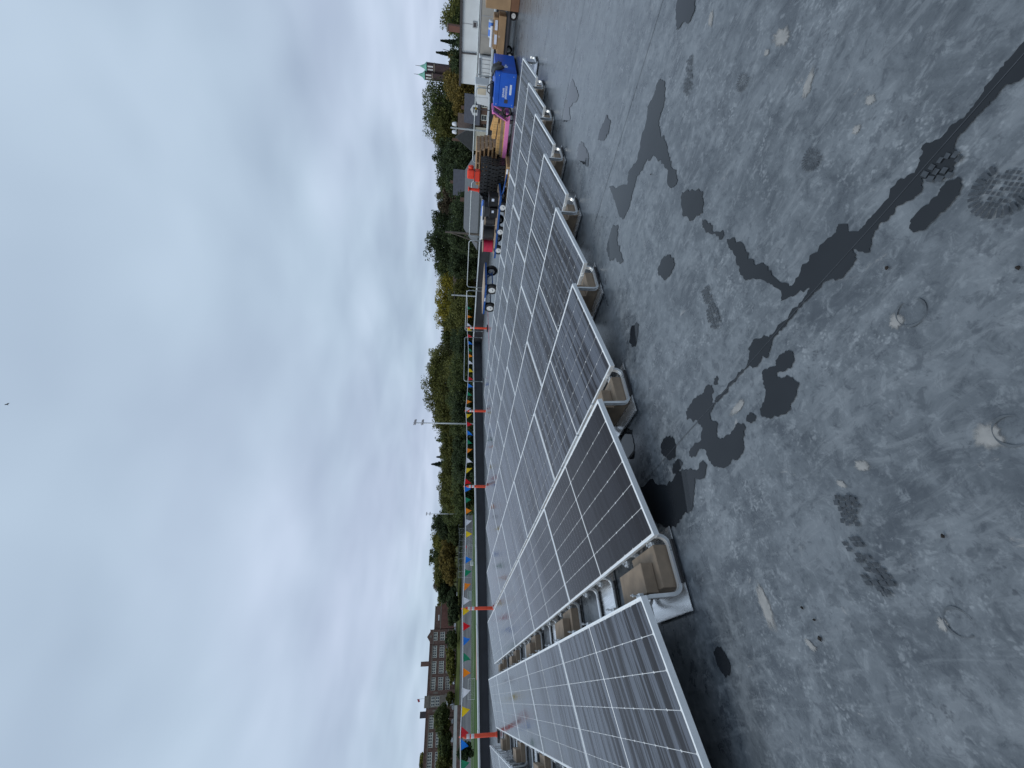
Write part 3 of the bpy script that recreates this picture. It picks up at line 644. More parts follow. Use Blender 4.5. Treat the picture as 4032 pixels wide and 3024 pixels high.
def boot_print(label, heel, toe, m_, style, sc=1.0):
    """tread lugs between heel and toe, flat wet marks"""
    H_ = Vector(heel); T_ = Vector(toe); d = (T_ - H_).normalized(); s_ = Vector((-d.y, d.x)); L_ = (T_ - H_).length
    b = MB(); rn = random.Random(hash(style) % 97 + int(L_ * 1000)); zz = .0068
    def lug(u, v_, a, c, skew=0.0):
        pts = []
        for (du, dv) in ((-a, -c), (a, -c), (a, c), (-a, c)):
            w = H_ + d * (u + du + skew * dv) + s_ * (v_ + dv); pts.append((w.x + rn.uniform(-.0012, .0012), w.y + rn.uniform(-.0012, .0012), zz))
        b.add(pts, [(0, 1, 2, 3)])
    def width(u):       # sole outline
        t = u / L_
        return (.036 if t < .25 else .028 + .022 * min(1, max(0, (t - .35) / .3))) * (1 if t < .85 else max(.3, (1.02 - t) / .17))
    if style == 'fan':
        for k in range(17):
            a = PI * (k / 16) * 1.25 - .3; cpt = H_ + d * (L_ * .55)
            for r0, r1 in ((.032 * sc, .050 * sc),):
                q0 = Vector((math.cos(a), math.sin(a))); wdt = .0024 * sc
                e_ = Vector((-q0.y, q0.x)) * wdt
                pts = [cpt + q0 * r0 - e_, cpt + q0 * r1 - e_ * 1.3, cpt + q0 * r1 + e_ * 1.3, cpt + q0 * r0 + e_]
                b.add([(p.x, p.y, zz) for p in pts], [(0, 1, 2, 3)])
        for i in range(-3, 4):
            for j in range(-3, 4):
                if i * i + j * j < 11 and rn.random() < .85: lug(L_ * .55 + i * .0088 * sc, j * .0088 * sc, .0027 * sc, .0027 * sc)
    else:
        u = .004
        while u < L_:
            wd = width(u); nn = 4
            for k in range(nn):
                v_ = -wd + (k + .5) * 2 * wd / nn
                if rn.random() < .88: lug(u + (.004 if k % 2 else -.003), v_, .0076, wd / nn * .78, .45 if style == 'chev' else 0.0)
            u += .0205 if not (.30 < u / L_ < .42) else .028
    tag(obj('boot_print', b, m_), label, 'boot print', 'wet boot prints on the membrane')
boot_print('heel print of bars just off the nearest panel corner side', (-.330, -1.182), (-.240, -1.220), 'boot_mark', 'bar')
boot_print('chevron sole print beside the barred heel print', (-.375, -1.150), (-.555, -1.178), 'boot_mark', 'chev')
boot_print('round fan-shaped tread print cut by the right picture corner', (.25, -2.16), (.20, -2.03), 'boot_mark', 'fan', 1.45)
boot_print('fan tread print out on the open membrane', (.91, -1.93), (.885, -1.81), 'boot_mark_faint', 'fan')
boot_print('faint lugged print beyond the seam puddles', (1.034, -1.085), (.769, -1.031), 'boot_mark_faint', 'bar')
boot_print('faint fan tread print near the top edge of the picture', (1.71, -1.95), (1.60, -1.86), 'boot_mark_faint', 'fan')
boot_print('small barred print squeezed between two long puddles', (.411, -2.092), (.392, -2.010), 'boot_mark', 'bar')
boot_print('faint barred print on the open membrane behind the fan print', (2.366, -1.803), (2.20, -1.66), 'boot_mark_faint', 'bar')

# small debris
DEB = [(-.529, -.796, 'curled leaf scrap, first of three in a line off the nearest panel'), (-.576, -.831, 'curled leaf scrap in the middle of three in a line'), (-.635, -.818, 'larger dark leaf scrap, last of three in a line'),
       (-.452, -1.439, 'dark leaf scrap by the chevron boot print'), (2.276, -1.125, 'brown leaf scrap in the fork of the branched puddle'), (.295, -1.788, 'dark grit lump beside the long seam puddle'), (.033, -1.987, 'dark grit lump near the right picture corner'), (3.0, -.35, 'rust brown leaf scrap by the fifth row end')]
for i, (x, y, lab) in enumerate(DEB):
    rn = random.Random(i); b = MB(); r_ = .006 + .003 * (i == 2)
    ring = [(r_ * (1 + rn.uniform(-.35, .35)) * math.cos(a), .7 * r_ * (1 + rn.uniform(-.35, .35)) * math.sin(a)) for a in [2 * PI * k / 9 for k in range(9)]]
    v_ = [(p[0], p[1], .002) for p in ring] + [(p[0] * .6, p[1] * .6, .007 + rn.uniform(0, .003)) for p in ring]
    b.add(v_, [tuple(range(9))[::-1], tuple(range(9, 18))] + [(k, (k + 1) % 9, 9 + (k + 1) % 9, 9 + k) for k in range(9)])
    tag(obj('leaf_scrap', b, 'leaf_litter', None, (x, y, .003), (0, 0, rn.uniform(0, 6))), lab, 'leaf scrap', 'leaf scraps and grit on the membrane')

# dried dust patches: pale marks left by evaporated water
def dust_patch(label, x, y, a_, b_, rz, seed):
    rn = random.Random(seed); n = 26; me = bpy.data.meshes.new('dust_patch'); vs_, fs_ = [(0, 0, 0)], []; al = [1.0]
    for ring, (s_, e_) in enumerate(((.5, .8), (1.0, 0.0))):
        for k in range(n):
            t = 2 * PI * k / n; w_ = 1 + rn.uniform(-.25, .25); vs_.append((1.25 * a_ * s_ * w_ * math.cos(t), 1.45 * b_ * s_ * w_ * math.sin(t), 0)); al.append(e_)
    for k in range(n):
        k2 = (k + 1) % n; fs_ += [(0, 1 + k, 1 + k2), (1 + k, 1 + n + k, 1 + n + k2, 1 + k2)]
    me.from_pydata(vs_, [], fs_); at = me.attributes.new('edge', 'FLOAT', 'POINT'); at.data.foreach_set('value', al); me.materials.append(MATS['dried_dust'])
    tag(obj('dust_patch', me, None, None, (x, y, .0026), (0, 0, rz)), label, 'dust patch', 'pale dried dust patches on the membrane')
DPATCH = [(-0.488, -0.579, 0.092, 0.030, 3.11, 'long pale lens-shaped dust patch off the nearest panel corner'),
 (-0.649, -1.292, 0.015, 0.016, -2.36, 'small tan dust patch inside the lowest ring mark'),
 (-0.275, -1.690, 0.032, 0.030, -2.48, 'tan triangular dust patch at the right picture edge'),
 (-0.184, -1.336, 0.027, 0.016, -2.02, 'tan dust patch beyond the heel print'),
 (-0.204, -1.230, 0.022, 0.010, -2.36, 'thin tan dust streak next to the heel print'),
 (1.169, -2.028, 0.052, 0.020, 2.17, 'bright white dust streak out on the open membrane'),
 (0.816, -2.091, 0.021, 0.014, -2.87, 'short pale dust patch beyond the bright white streak'),
 (0.788, -2.010, 0.018, 0.014, -2.70, 'short pale dust patch beside the seam puddle end'),
 (1.512, -2.101, 0.063, 0.030, -3.02, 'broad pale dust patch near the top edge of the picture'),
 (2.283, -2.008, 0.049, 0.022, 2.62, 'tall pale dust streak by the top edge puddle'),
 (1.569, -2.032, 0.014, 0.018, -1.61, 'pale dust patch between the two broad pale ones'),
 (0.135, -1.704, 0.025, 0.020, -2.86, 'pale dust patch below the uppermost ring mark'),
 (-0.649, -0.752, 0.030, 0.012, -2.32, 'curved pale dust patch by the largest leaf scrap'),
 (0.330, -0.925, 0.061, 0.020, -1.51, 'pale dust streak between the lobed puddle and the seam')]
for i, (x, y, a_, b_, rz, lab) in enumerate(DPATCH): dust_patch(lab, x, y, a_, b_, rz, i)
# faint rings left by bucket or can bottoms
for i, (x, y, r_, lab) in enumerate(((0.127, -1.750, 0.042, 'faint ring mark, uppermost of the three'), (-0.286, -1.737, 0.038, 'faint ring mark at the right picture edge'), (-0.651, -1.335, 0.036, 'faint ring mark around the small tan dust patch'))):
    b = MB(); n = 40
    for k in range(n):
        t = 2 * PI * k / n; w_ = .0022 + .0016 * math.sin(3 * t + i)
        b.v += [((r_ - w_) * math.cos(t), (r_ - w_) * math.sin(t), 0), ((r_ + w_) * math.cos(t), (r_ + w_) * math.sin(t), 0)]
    for k in range(n):
        if (k + 5 * i) % n < 33: b.f.append((2 * k, 2 * k + 1, 2 * ((k + 1) % n) + 1, 2 * ((k + 1) % n)))
    tag(obj('ring_mark', b, 'ring_stain', None, (x, y, .0034)), lab, 'ring mark', 'dark ring marks on the membrane')

# ================================================================== THINGS ON THE ROOF
# ---- orange delineator posts of the warning line
POSTS = [(13.89, 12.16, 'orange delineator post beside the small blue cart, farthest along the flag line'),
         (8.86, 12.0, 'second farthest orange delineator post on the flag line'),
         (5.51, 12.0, 'middle orange delineator post of the five on the flag line'),
         (1.49, 12.0, 'orange delineator post at the far end of the second panel row'),
         (-1.53, 12.0, 'nearest orange delineator post, beyond the lowest panel row in the picture')]
base_me = MB().prism([(.19 * math.cos(R(22.5 + 45 * k)), .19 * math.sin(R(22.5 + 45 * k))) for k in range(8)], 0.001, .045).mesh('base', 'black_rubber')
tube_me = MB().lathe([(.064, .045), (.064, .075), (.052, .09), (.050, .12), (.047, .90), (.036, .94), (.014, .965), (.013, .99), (.023, 1.005), (.026, 1.03), (.022, 1.055), (.010, 1.068)], 16).mesh('tube', 'orange_plastic', True)
band_me = MB().lathe([(.0486, 0), (.0496, .002), (.0494, .083), (.0480, .085)], 16).mesh('reflective_band', 'reflective_white', True)
post0 = None
for i, (x, y, lab) in enumerate(POSTS):
    if post0 is None:
        p = thing('delineator_post', lab, 'delineator post', group='orange posts of the warning line')
        obj('base', base_me, None, p); obj('tube', tube_me, None, p)
        for z in (.665, .785): obj('reflective_band', band_me, None, p, (0, 0, z))
        post0 = p
    else:
        p = copy_tree(post0); p['label'] = lab
    p.location = (x, y, 0); p.rotation_euler = (random.uniform(-.015, .015), random.uniform(-.02, .02), random.uniform(0, 3))

# ---- pennant line
ROPE = [(16.38, 11.97, 1.085)] + [(x, y, 1.035) for x, y, _ in POSTS] + [(-5.6, 12.0, 1.03)]
SAG = [.03, .10, .075, .07, .04, .04]
def rope_at(x):
    for i in range(len(ROPE) - 1):
        a, b = ROPE[i], ROPE[i + 1]
        if b[0] <= x <= a[0]:
            t = (a[0] - x) / (a[0] - b[0]); return Vector((x, a[1] + (b[1] - a[1]) * t - .05 * (0 < t < 1), a[2] + (b[2] - a[2]) * t - 4 * SAG[i] * t * (1 - t)))
line = thing('pennant_line', 'white rope hung with coloured triangular pennants between the orange posts', 'pennant line')
xs = [16.37 - (16.37 + 5.58) * k / 160 for k in range(161)]
obj('rope', MB().tube([rope_at(x) for x in xs], .0125, 6), 'rope_white', line, smooth=True)
PX = [15.14, 14.55, 14.03, 13.71, 13.25, 12.78, 12.33, 11.95, 11.52, 11.06, 10.56, 10.17, 9.72, 9.28, 8.89, 8.55, 8.17, 7.77, 7.35, 6.96, 6.55, 6.12, 5.69, 5.39, 4.97, 4.57, 4.16, 3.76, 3.34, 2.93, 2.53, 2.12, 1.71, 1.42, 1.02, 0.64, 0.24, -0.13, -0.59, -1.0, -1.42, -1.68, -2.08, -2.5, -2.9, -3.3]
PC = ['green', 'orange', 'white', 'yellow', 'red', 'blue']
for i, x in enumerate(PX):
    rn = random.Random(i * 5 + 1); c = rope_at(x); w = .125; h = .235 + rn.uniform(-.015, .01)
    sw_ = rn.uniform(-.10, .10) - (.09 if i < 13 else 0.0); tw = rn.uniform(-.12, .12); n = 5; b = MB()
    if i == 28: h, sw_ = .05, .02            # one pennant folded up over the rope
    for r_ in range(n + 1):
        t = r_ / n; ww = w * (1 - t) + .002
        for s_ in range(5):
            u = -1 + s_ / 2
            xx = c.x + u * ww + sw_ * t * t
            b.v.append((xx, c.y + .018 * math.sin(2.2 * u + i) * t + tw * t * .5 + .004 * u, c.z + .008 - h * t))
    for r_ in range(n):
        for s_ in range(4):
            p0 = r_ * 5 + s_; b.f.append((p0, p0 + 1, p0 + 6, p0 + 5))
    obj('pennant', b, 'pennant_' + PC[i % 6], line, smooth=True)

# ---- galvanised guardrail sections
def guardrail(label, P, Q):
    P = Vector((*P, 0)); Q = Vector((*Q, 0)); L_ = (Q - P).length; ang = math.atan2(Q.y - P.y, Q.x - P.x)
    t = thing('guardrail', label, 'guardrail', P, ang, 'galvanised guardrail sections along the parapet')
    r_ = .14; pts = [(0, 0, .02), (0, 0, 1.07 - r_)] + [(r_ - r_ * math.cos(a), 0, 1.07 - r_ + r_ * math.sin(a)) for a in [PI / 2 * k / 6 for k in range(1, 7)]]
    pts += [(L_ - r_ + r_ * math.sin(a), 0, 1.07 - r_ + r_ * math.cos(a)) for a in [PI / 2 * k / 6 for k in range(0, 7)]] + [(L_, 0, .02)]
    obj('frame', MB().tube(pts, .021, 10), 'galvanised', t, smooth=True)
    obj('mid_rail', MB().cyl((.02, 0, .55), (L_ - .02, 0, .55), .019, 10), 'galvanised', t, smooth=True)
    for x in (0, L_):
        f = obj('foot', MB().cbox((x - .15, -.14, .003), (x + .15, .14, .035), .01), 'dark_trim', t)
        obj('socket', MB().cyl((x, 0, .035), (x, 0, .14), .028, 10), 'galvanised', f)
    return t
guardrail('galvanised guardrail section in front of the white building, at the picture top', (16.4, 2.45), (16.4, -.4))
guardrail('galvanised guardrail section behind the blue box and lumber', (16.4, 5.38), (16.4, 2.8))
guardrail('galvanised guardrail section behind the cable reels in front of the grey roof', (16.4, 8.72), (16.4, 6.12))
guardrail('galvanised guardrail section between the reels and the small blue cart', (16.4, 11.70), (16.4, 8.93))
guardrail('galvanised guardrail section behind the small blue cart with the rope tied on', (16.4, 14.94), (16.4, 11.93))
guardrail('galvanised guardrail section on the far parapet, just past the roof corner', (16.35, 15.42), (13.05, 15.42))

# ---- painted line
b = MB(); pts = [(15.3, 11.93), (14.755, 11.89), (13.8, 11.78), (12.84, 11.73), (12.1, 11.76), (11.4, 11.79)]
for k, (x, y) in enumerate(pts): b.v += [(x, y - .055, .004), (x, y + .055, .004)]
for k in range(len(pts) - 1): b.f.append((2 * k, 2 * k + 1, 2 * k + 3, 2 * k + 2))
struct(obj('painted_line', b, 'red_cable'))

# ---- wheels used by the carts
def wheel(parent, x, y, r_, w_, name='wheel'):
    wh = obj(name, MB().lathe([(r_ * .5, -w_ / 2), (r_ * .86, -w_ / 2), (r_ * .97, -w_ * .33), (r_, 0), (r_ * .97, w_ * .33), (r_ * .86, w_ / 2), (r_ * .5, w_ / 2)], 20, 'x'), 'black_rubber', parent, (x, y, r_ + .002), smooth=True)
    for s_ in (-1, 1):
        obj('rim', MB().lathe([(r_ * .54, s_ * w_ * .44), (r_ * .54, s_ * w_ * .56), (r_ * .47, s_ * w_ * .60), (r_ * .34, s_ * w_ * .515), (r_ * .16, s_ * w_ * .515), (r_ * .15, s_ * w_ * .68), (.005, s_ * w_ * .69)], 16, 'x'), 'wheel_rim', wh, smooth=True)
    return wh

# small blue flat cart
c = thing('flat_cart', 'small empty blue flat cart with plywood deck and white-rimmed wheels', 'cart', (11.93, 8.05, 0), R(-4))
obj('deck', MB().box((-.62, -.74, .505), (.62, .74, .527)), 'plywood', c)
f = MB()
for x in (-.60, .60): f.obox((x, -.76, .47), (x, .76, .47), .045, .068)
for y in (-.74, 0, .74): f.obox((-.6, y, .468), (.6, y, .468), .045, .06)
obj('frame', f, 'blue_cart_paint', c)
for y in (-.48, .48):
    ax = obj('axle', MB().obox((-.56, y, .21), (.56, y, .21), .04, .04).obox((-.3, y, .21), (-.3, y, .45), .05, .05).obox((.3, y, .21), (.3, y, .45), .05, .05).obox((-.3, y, .24), (-.3, y + .25, .45), .03, .03).obox((.3, y, .24), (.3, y + .25, .45), .03, .03), 'blue_cart_paint', c)
    for x in (-.50, .50): wheel(c, x, y, .235, .13)
obj('sticker', MB().box((-.6245, -.13, .45), (-.6230, .05, .49)), 'label_white', c)

# long blue cart that carries the reels
c = thing('flat_cart', 'long blue cart loaded with black and red cable reels', 'cart', (11.75, 5.1, 0), R(3))
obj('deck', MB().box((-.40, -1.05, .292), (.45, 1.05, .312)), 'plywood', c)
f = MB()
for x in (-.39, .43): f.obox((x, -1.08, .262), (x, 1.08, .262), .05, .06)
for y in (-1.05, -.35, .35, 1.05): f.obox((-.39, y, .262), (.43, y, .262), .05, .055)
obj('frame', f, 'blue_cart_paint', c)
for y in (-.72, .10, .78):
    obj('axle', MB().obox((-.36, y, .17), (.40, y, .17), .035, .035).obox((-.25, y, .17), (-.25, y, .25), .05, .05).obox((.3, y, .17), (.3, y, .25), .05, .05), 'blue_cart_paint', c)
    for x in (-.36, .42): wheel(c, x, y, .165, .10)
h = obj('tow_handle', MB().tube([(-.25, -.95, .25), (-.34, -1.2, .19), (-.38, -1.75, .14)], .022, 8), 'blue_cart_paint', c, smooth=True)
obj('grip', MB().cyl((-.38, -1.73, .142), (-.385, -1.86, .137), .03, 8), 'pvc_white', h)
obj('brace', MB().obox((-.30, -1.0, .26), (-.33, -.55, .10), .03, .03), 'blue_plastic', c)

# cable reels on that cart: upright drums with timber flanges
def reel(label, loc, r_, h_, m_, core):
    t = thing('cable_reel', label, 'cable reel', loc, random.uniform(0, 3), 'cable reels on the long cart')
    for z in (0, h_ - .022): obj('flange', MB().lathe([(r_, z), (r_, z + .022)], 24), 'plywood', t)
    prof_ = []; n = 11
    for k in range(n):
        z = .023 + (h_ - .046) * k / (n - 1)
        prof_.append((core + (.006 if k % 2 else -.004), z))
    obj('cable', MB().lathe(prof_, 24), m_, t, smooth=True)
    return t
reel('red cable reel at the end of the long blue cart', (11.72, 5.98, .313), .225, .375, 'red_cable', .205)
reel('black cable reel right beside the red reel', (11.80, 5.52, .313), .245, .405, 'black_cable', .225)
reel('black cable reel in the middle of the long cart, under white pipes', (11.80, 5.02, .313), .20, .36, 'black_cable', .185)
for i, (lab, x, y, z, a, b_, c2, mm) in enumerate((('black plastic tote between the reels and the crates', 11.62, 4.60, .313, .40, .34, .26, 'black_plastic'), ('dark grey plastic tote stacked on the black tote', 11.64, 4.60, .576, .38, .32, .16, 'dark_grey_plastic'), ('black tote at the crate end of the long cart', 11.62, 4.24, .313, .38, .30, .30, 'black_plastic'))):
    t = thing('plastic_tote', lab, 'tote', (x, y, z), random.uniform(-.06, .06))
    b = MB(); wl = .012
    b.add([(-a / 2 * .9, -b_ / 2 * .9, 0), (a / 2 * .9, -b_ / 2 * .9, 0), (a / 2 * .9, b_ / 2 * .9, 0), (-a / 2 * .9, b_ / 2 * .9, 0), (-a / 2, -b_ / 2, c2 - .03), (a / 2, -b_ / 2, c2 - .03), (a / 2, b_ / 2, c2 - .03), (-a / 2, b_ / 2, c2 - .03)], [(3, 2, 1, 0), (0, 1, 5, 4), (1, 2, 6, 5), (2, 3, 7, 6), (3, 0, 4, 7)])
    obj('bin', b, mm, t)
    obj('lid', MB().cbox((-a / 2 - .012, -b_ / 2 - .012, c2 - .034), (a / 2 + .012, b_ / 2 + .012, c2), .008), mm, t)
    if i != 1: obj('label_plate', MB().box((-a / 2 - .006, -.10, c2 * .45), (-a / 2 * .97 - .0035, -.02, c2 * .70)), 'label_white', t)
for i, (p0, p1, r_, mm, lab) in enumerate((((11.66, 4.52, .775), (11.70, 5.75, .752), .020, 'pvc_white', 'long white pipe lying over the reels on the long cart'),
                                          ((11.58, 4.95, .735), (11.56, 5.62, .728), .024, 'pvc_white', 'short white pipe lying on the black reels'),
                                          ((11.74, 4.38, .775), (11.72, 4.88, .790), .034, 'blue_plastic', 'blue tube lying on the totes beside the white pipes'))):
    b = MB(); P0, P1 = Vector(p0), Vector(p1); d = (P1 - P0)
    b.lathe([(r_ * .72, 0.0), (r_, 0.0), (r_, d.length), (r_ * .72, d.length), (r_ * .72, 0.001)], 12)
    o = obj('pipe', b, mm, None, p0, smooth=False); o.rotation_euler = d.to_track_quat('Z', 'Y').to_euler(); tag(o, lab, 'pipe')

# stack of black slotted crates
cr = MB(); A_, B_, H_ = .56, 1.02, .108
for z in (0.0, H_ - .016): cr.box((-A_ / 2, -B_ / 2, z), (-A_ / 2 + .016, B_ / 2, z + .016)).box((A_ / 2 - .016, -B_ / 2, z), (A_ / 2, B_ / 2, z + .016)).box((-A_ / 2 + .016, -B_ / 2, z), (A_ / 2 - .016, -B_ / 2 + .016, z + .016)).box((-A_ / 2 + .016, B_ / 2 - .016, z), (A_ / 2 - .016, B_ / 2, z + .016))
crate_rim = cr.mesh('rim', 'black_plastic')
slat_me = MB().box((-.006, -.042, .016), (.006, .042, H_ - .016)).mesh('slat', 'black_plastic')
floor_me = MB().box((-A_ / 2 + .016, -B_ / 2 + .016, .006), (A_ / 2 - .016, B_ / 2 - .016, .012)).mesh('tray_floor', 'black_plastic')
crate0 = None
for i in range(7):
    lab = 'black slotted plastic crate, %s up from the skid' % ORD[i]
    if crate0 is None:
        t = thing('slotted_crate', lab, 'crate', group='stack of black slotted crates')
        obj('rim', crate_rim, None, t); obj('tray_floor', floor_me, None, t)
        for k in range(9):
            for s_ in (-1, 1): obj('slat', slat_me, None, t, (s_ * (A_ / 2 - .008), -B_ / 2 + .05 + k * (B_ - .1) / 8, 0))
        for k in range(4):
            for s_ in (-1, 1): obj('slat', slat_me, None, t, (-A_ / 2 + .10 + k * .12, s_ * (B_ / 2 - .008), 0), (0, 0, PI / 2))
        crate0 = t
    else: t = copy_tree(crate0); t['label'] = lab
    t.location = (12.55 + random.uniform(-.02, .02), 4.03 + random.uniform(-.03, .03), .117 + i * .1085); t.rotation_euler = (0, 0, random.uniform(-.03, .03))
t = thing('timber_skid', 'low timber skid under the black crates', 'skid', (12.55, 4.03, 0))
for y in (-.5, 0, .5): obj('runner', MB().box((-.36, y - .045, .002), (.36, y + .045, .088)), 'pallet_wood', t)
for k in range(4): obj('board', MB().box((-.36 + k * .19, -.62, .090), (-.20 + k * .19, .62, .112)), 'pallet_wood', t)
t = thing('folded_sheet', 'dark grey folded sheet slumped over the crate stack end', 'sheet', (12.42, 4.62, 0))
b = MB(); n = 12
for i in range(n + 1):
    for k in range(9):
        u, v_ = i / n, k / 8
        x = -.34 + .62 * v_ + .02 * math.sin(9 * u + 3 * v_); y = -.18 + .36 * u + .02 * math.sin(11 * v_)
        z = .86 - .52 * max(0, u - .25) - .30 * max(0, .25 - v_) * (1 + u) + .02 * math.sin(8 * v_ + 5 * u)
        b.v.append((x, y, z))
for i in range(n):
    for k in range(8): p0 = i * 9 + k; b.f.append((p0, p0 + 1, p0 + 10, p0 + 9))
o = obj('sheet_top', b, 'dark_grey_plastic', t, smooth=True); sm = o.modifiers.new('thick', 'SOLIDIFY'); sm.thickness = .02
obj('carton', MB().cbox((-.28, -.15, .002), (.20, .14, .50), .01), 'dark_grey_plastic', t)
# orange items on top of the crates
t = thing('barricade_lamp', 'bulky orange plastic barricade head on top of the black crates', 'barricade', (12.5, 3.98, .88), R(8))
obj('housing', MB().cbox((-.13, -.16, .0), (.13, .16, .20), .03).cbox((-.11, -.17, .19), (.11, .10, .41), .03), 'red_orange_plastic', t)
obj('lens', MB().lathe([(.07, 0), (.09, .03), (.07, .09), (.02, .11)], 14, 'y', (0, -.27, .30)), 'red_orange_plastic', t, smooth=True)
obj('strap', MB().box((-.134, -.165, .17), (.134, .165, .19)), 'dark_trim', t)
t = thing('traffic_cone', 'orange traffic cone tipped over beside the barricade head', 'traffic cone', (12.5, 4.46, .90), 0)
o = obj('cone', MB().lathe([(.052, 0), (.050, .02), (.040, .22), (.044, .30), (.072, .32), (.075, .345)], 16), 'red_orange_plastic', t, smooth=True)
obj('foot', MB().cbox((-.06, -.06, -.012), (.06, .06, .004), .004), 'red_orange_plastic', t)
t.rotation_euler = (R(5), R(-4), 0)
tag(obj('timber_prop', MB().obox((12.62, 4.28, .885), (12.58, 4.30, 1.0), .06, .05).obox((12.62, 4.12, .90), (12.60, 4.52, .905), .07, .03), 'new_lumber'), 'short pale timber offcut between the orange plastic pieces', 'timber')
tag(obj('plank', MB().cbox((11.98, 3.55, .003), (12.16, 5.0, .04), .004), 'pallet_wood'), 'loose timber plank on the roof in front of the black crates', 'plank')

# wooden pallets, one stack
pal_str = MB().box((-.5, -.019, .022), (.5, .019, .105)).mesh('stringer', 'weathered_wood')
pal_bd = MB().box((-.048, -.40, 0), (.048, .40, .0195)).mesh('board', 'pallet_wood')
pal0 = None
for i in range(8):
    lab = 'weathered wooden pallet, %s up in the pallet stack' % ORD[i]
    if pal0 is None:
        t = thing('pallet', lab, 'pallet', group='stack of wooden pallets')
        for y in (-.375, 0, .375): obj('stringer', pal_str, None, t, (0, y, 0))
        for k in range(7): obj('board', pal_bd, None, t, (-.45 + k * .15, 0, .106))
        for x in (-.45, 0, .45): obj('board', pal_bd, None, t, (x, 0, .002))
        pal0 = t
    else: t = copy_tree(pal0); t['label'] = lab
    t.location = (13.62 + random.uniform(-.05, .05), 3.72 + random.uniform(-.05, .05) + .02 * i, .002 + i * .1275); t.rotation_euler = (0, 0, random.uniform(-.05, .05))

# pink steel carrier with lumber on it
t = thing('pink_carrier', 'pink steel carrier frame holding lumber beside the blue box', 'carrier', (12.9, 3.05, 0))
for x in (0.0, .62): obj('skid_beam', MB().cbox((x - .05, -.78, .09), (x + .05, .78, .215), .008), 'pink_paint', t)
for y in (-.6, 0, .6): obj('cross_bar', MB().box((.05, y - .03, .13), (.57, y + .03, .18)), 'pink_paint', t)
up = obj('end_plate', MB().obox((-.056, -.80, .62), (-.056, -.58, .18), .022, .15, (1, 0, 0)), 'pink_paint', t)
obj('end_plate', MB().obox((.62, -.74, .60), (.62, -.56, .18), .03, .11, (1, 0, 0)), 'pink_paint', t); obj('end_bar', MB().obox((-.05, -.75, .60), (.6, -.75, .60), .06, .06), 'pink_paint', t)
obj('sticker', MB().obox((-.0695, -.70, .50), (-.0695, -.63, .335), .003, .07, (1, 0, 0)), 'label_white', up)
for x, y in ((0, -.55), (0, .55), (.62, -.55), (.62, .55)): obj('foot', MB().box((x - .04, y - .04, .003), (x + .04, y + .04, .0895)), 'dark_trim', t)
k = 0
for row_, z in enumerate((.212, .255, .298, .341, .384)):
    for j in range(4 if row_ < 4 else 2):
        x = 12.93 + j * .15; L_ = 1.15 - .05 * row_ - random.uniform(0, .1); y = 2.95 + random.uniform(-.05, .05)
        o = obj('board', MB().box((x - .067, y - L_ / 2, z), (x + .067, y + L_ / 2, z + .038)), 'new_lumber' if (row_ > 3 or random.random() < .25) else 'weathered_wood')
        o.name = 'lumber_board'
        tag(o, 'sawn board on the pink carrier, layer %s, %s across' % (NUM[row_], ORD[j]), 'board', 'boards piled on the pink carrier'); k += 1
o = obj('timber_offcut', MB().obox((12.95, 2.42, .49), (13.0, 3.02, .53), .16, .11).obox((13.1, 2.45, .52), (13.12, 2.85, .60), .10, .08), 'new_lumber'); tag(o, 'pale split timber offcut on top of the board pile', 'timber')
tag(obj('hose_coil', MB().tube([(12.72 + .02 * math.cos(9 * a), 2.18 + .12 * math.cos(a), .23 + .12 * math.sin(a)) for a in [4 * PI * k / 40 for k in range(41)]], .028, 8), 'black_rubber', smooth=True), 'black hose coil between the blue box and the pink carrier', 'hose')

# blue job box
t = thing('job_box', 'bright blue steel job box with white lettering at the row ends', 'job box', (13.28, 1.60, 0))
bx0, bx1, by0, by1 = -.78, .78, -.40, .40
obj('body', MB().cbox((bx0, by0, .06), (bx1, by1, .50), .012), 'blue_box_paint', t)
obj('lid', MB().cbox((bx0 - .003, by0 - .003, .502), (bx1 + .003, by1 + .003, .635), .008), 'blue_box_paint', t)
obj('skid', MB().box((bx0 + .03, by0 + .04, .002), (bx0 + .13, by1 - .04, .0595)).box((bx1 - .13, by0 + .04, .002), (bx1 - .03, by1 - .04, .0595)), 'dark_trim', t)
obj('hand_hole', MB().box((bx0 - .004, .215, .245), (bx0 + .003, .305, .345)), 'dark_trim', t)
for (y, z) in ((-.33, .53), (-.33, .14), (.34, .56), (.34, .12)): obj('rivet', MB().lathe([(.012, 0), (.010, -.006), (.004, -.008)], 8, 'x', (bx0 - (.0035 if z > .5 else .0), y, z)), 'clamp_steel', t)
def lettering(y0, y1, z0, z1, nl, seed):       # blurred white capitals, two lines as on the box
    b = MB(); rn = random.Random(seed); w_ = (y1 - y0) / nl
    for k in range(nl):
        y = y1 - k * w_; q0, q1 = y - w_ * .80, y - w_ * .04; st = w_ * .24
        b.box((bx0 - .0045, q0, z0), (bx0 + .001, q0 + st, z1))
        b.box((bx0 - .0045, q1 - st, z0), (bx0 + .001, q1, z1 if rn.random() < .6 else z0 + .7 * (z1 - z0)))
        zz = rn.choice((z0, (z0 + z1) / 2 - .008, z1 - .016)); b.box((bx0 - .0044, q0 + st, zz), (bx0 + .001, q1 - st, zz + .016))
    return b
obj('lettering', lettering(-.06, .165, .365, .415, 5, 1), 'label_white', t)
obj('lettering', lettering(-.11, .20, .285, .345, 9, 2), 'label_white', t)
obj('label_plate', MB().cbox((bx0 - .004, -.145, .165), (bx0 + .001, .095, .222), .0008), 'label_white', t)
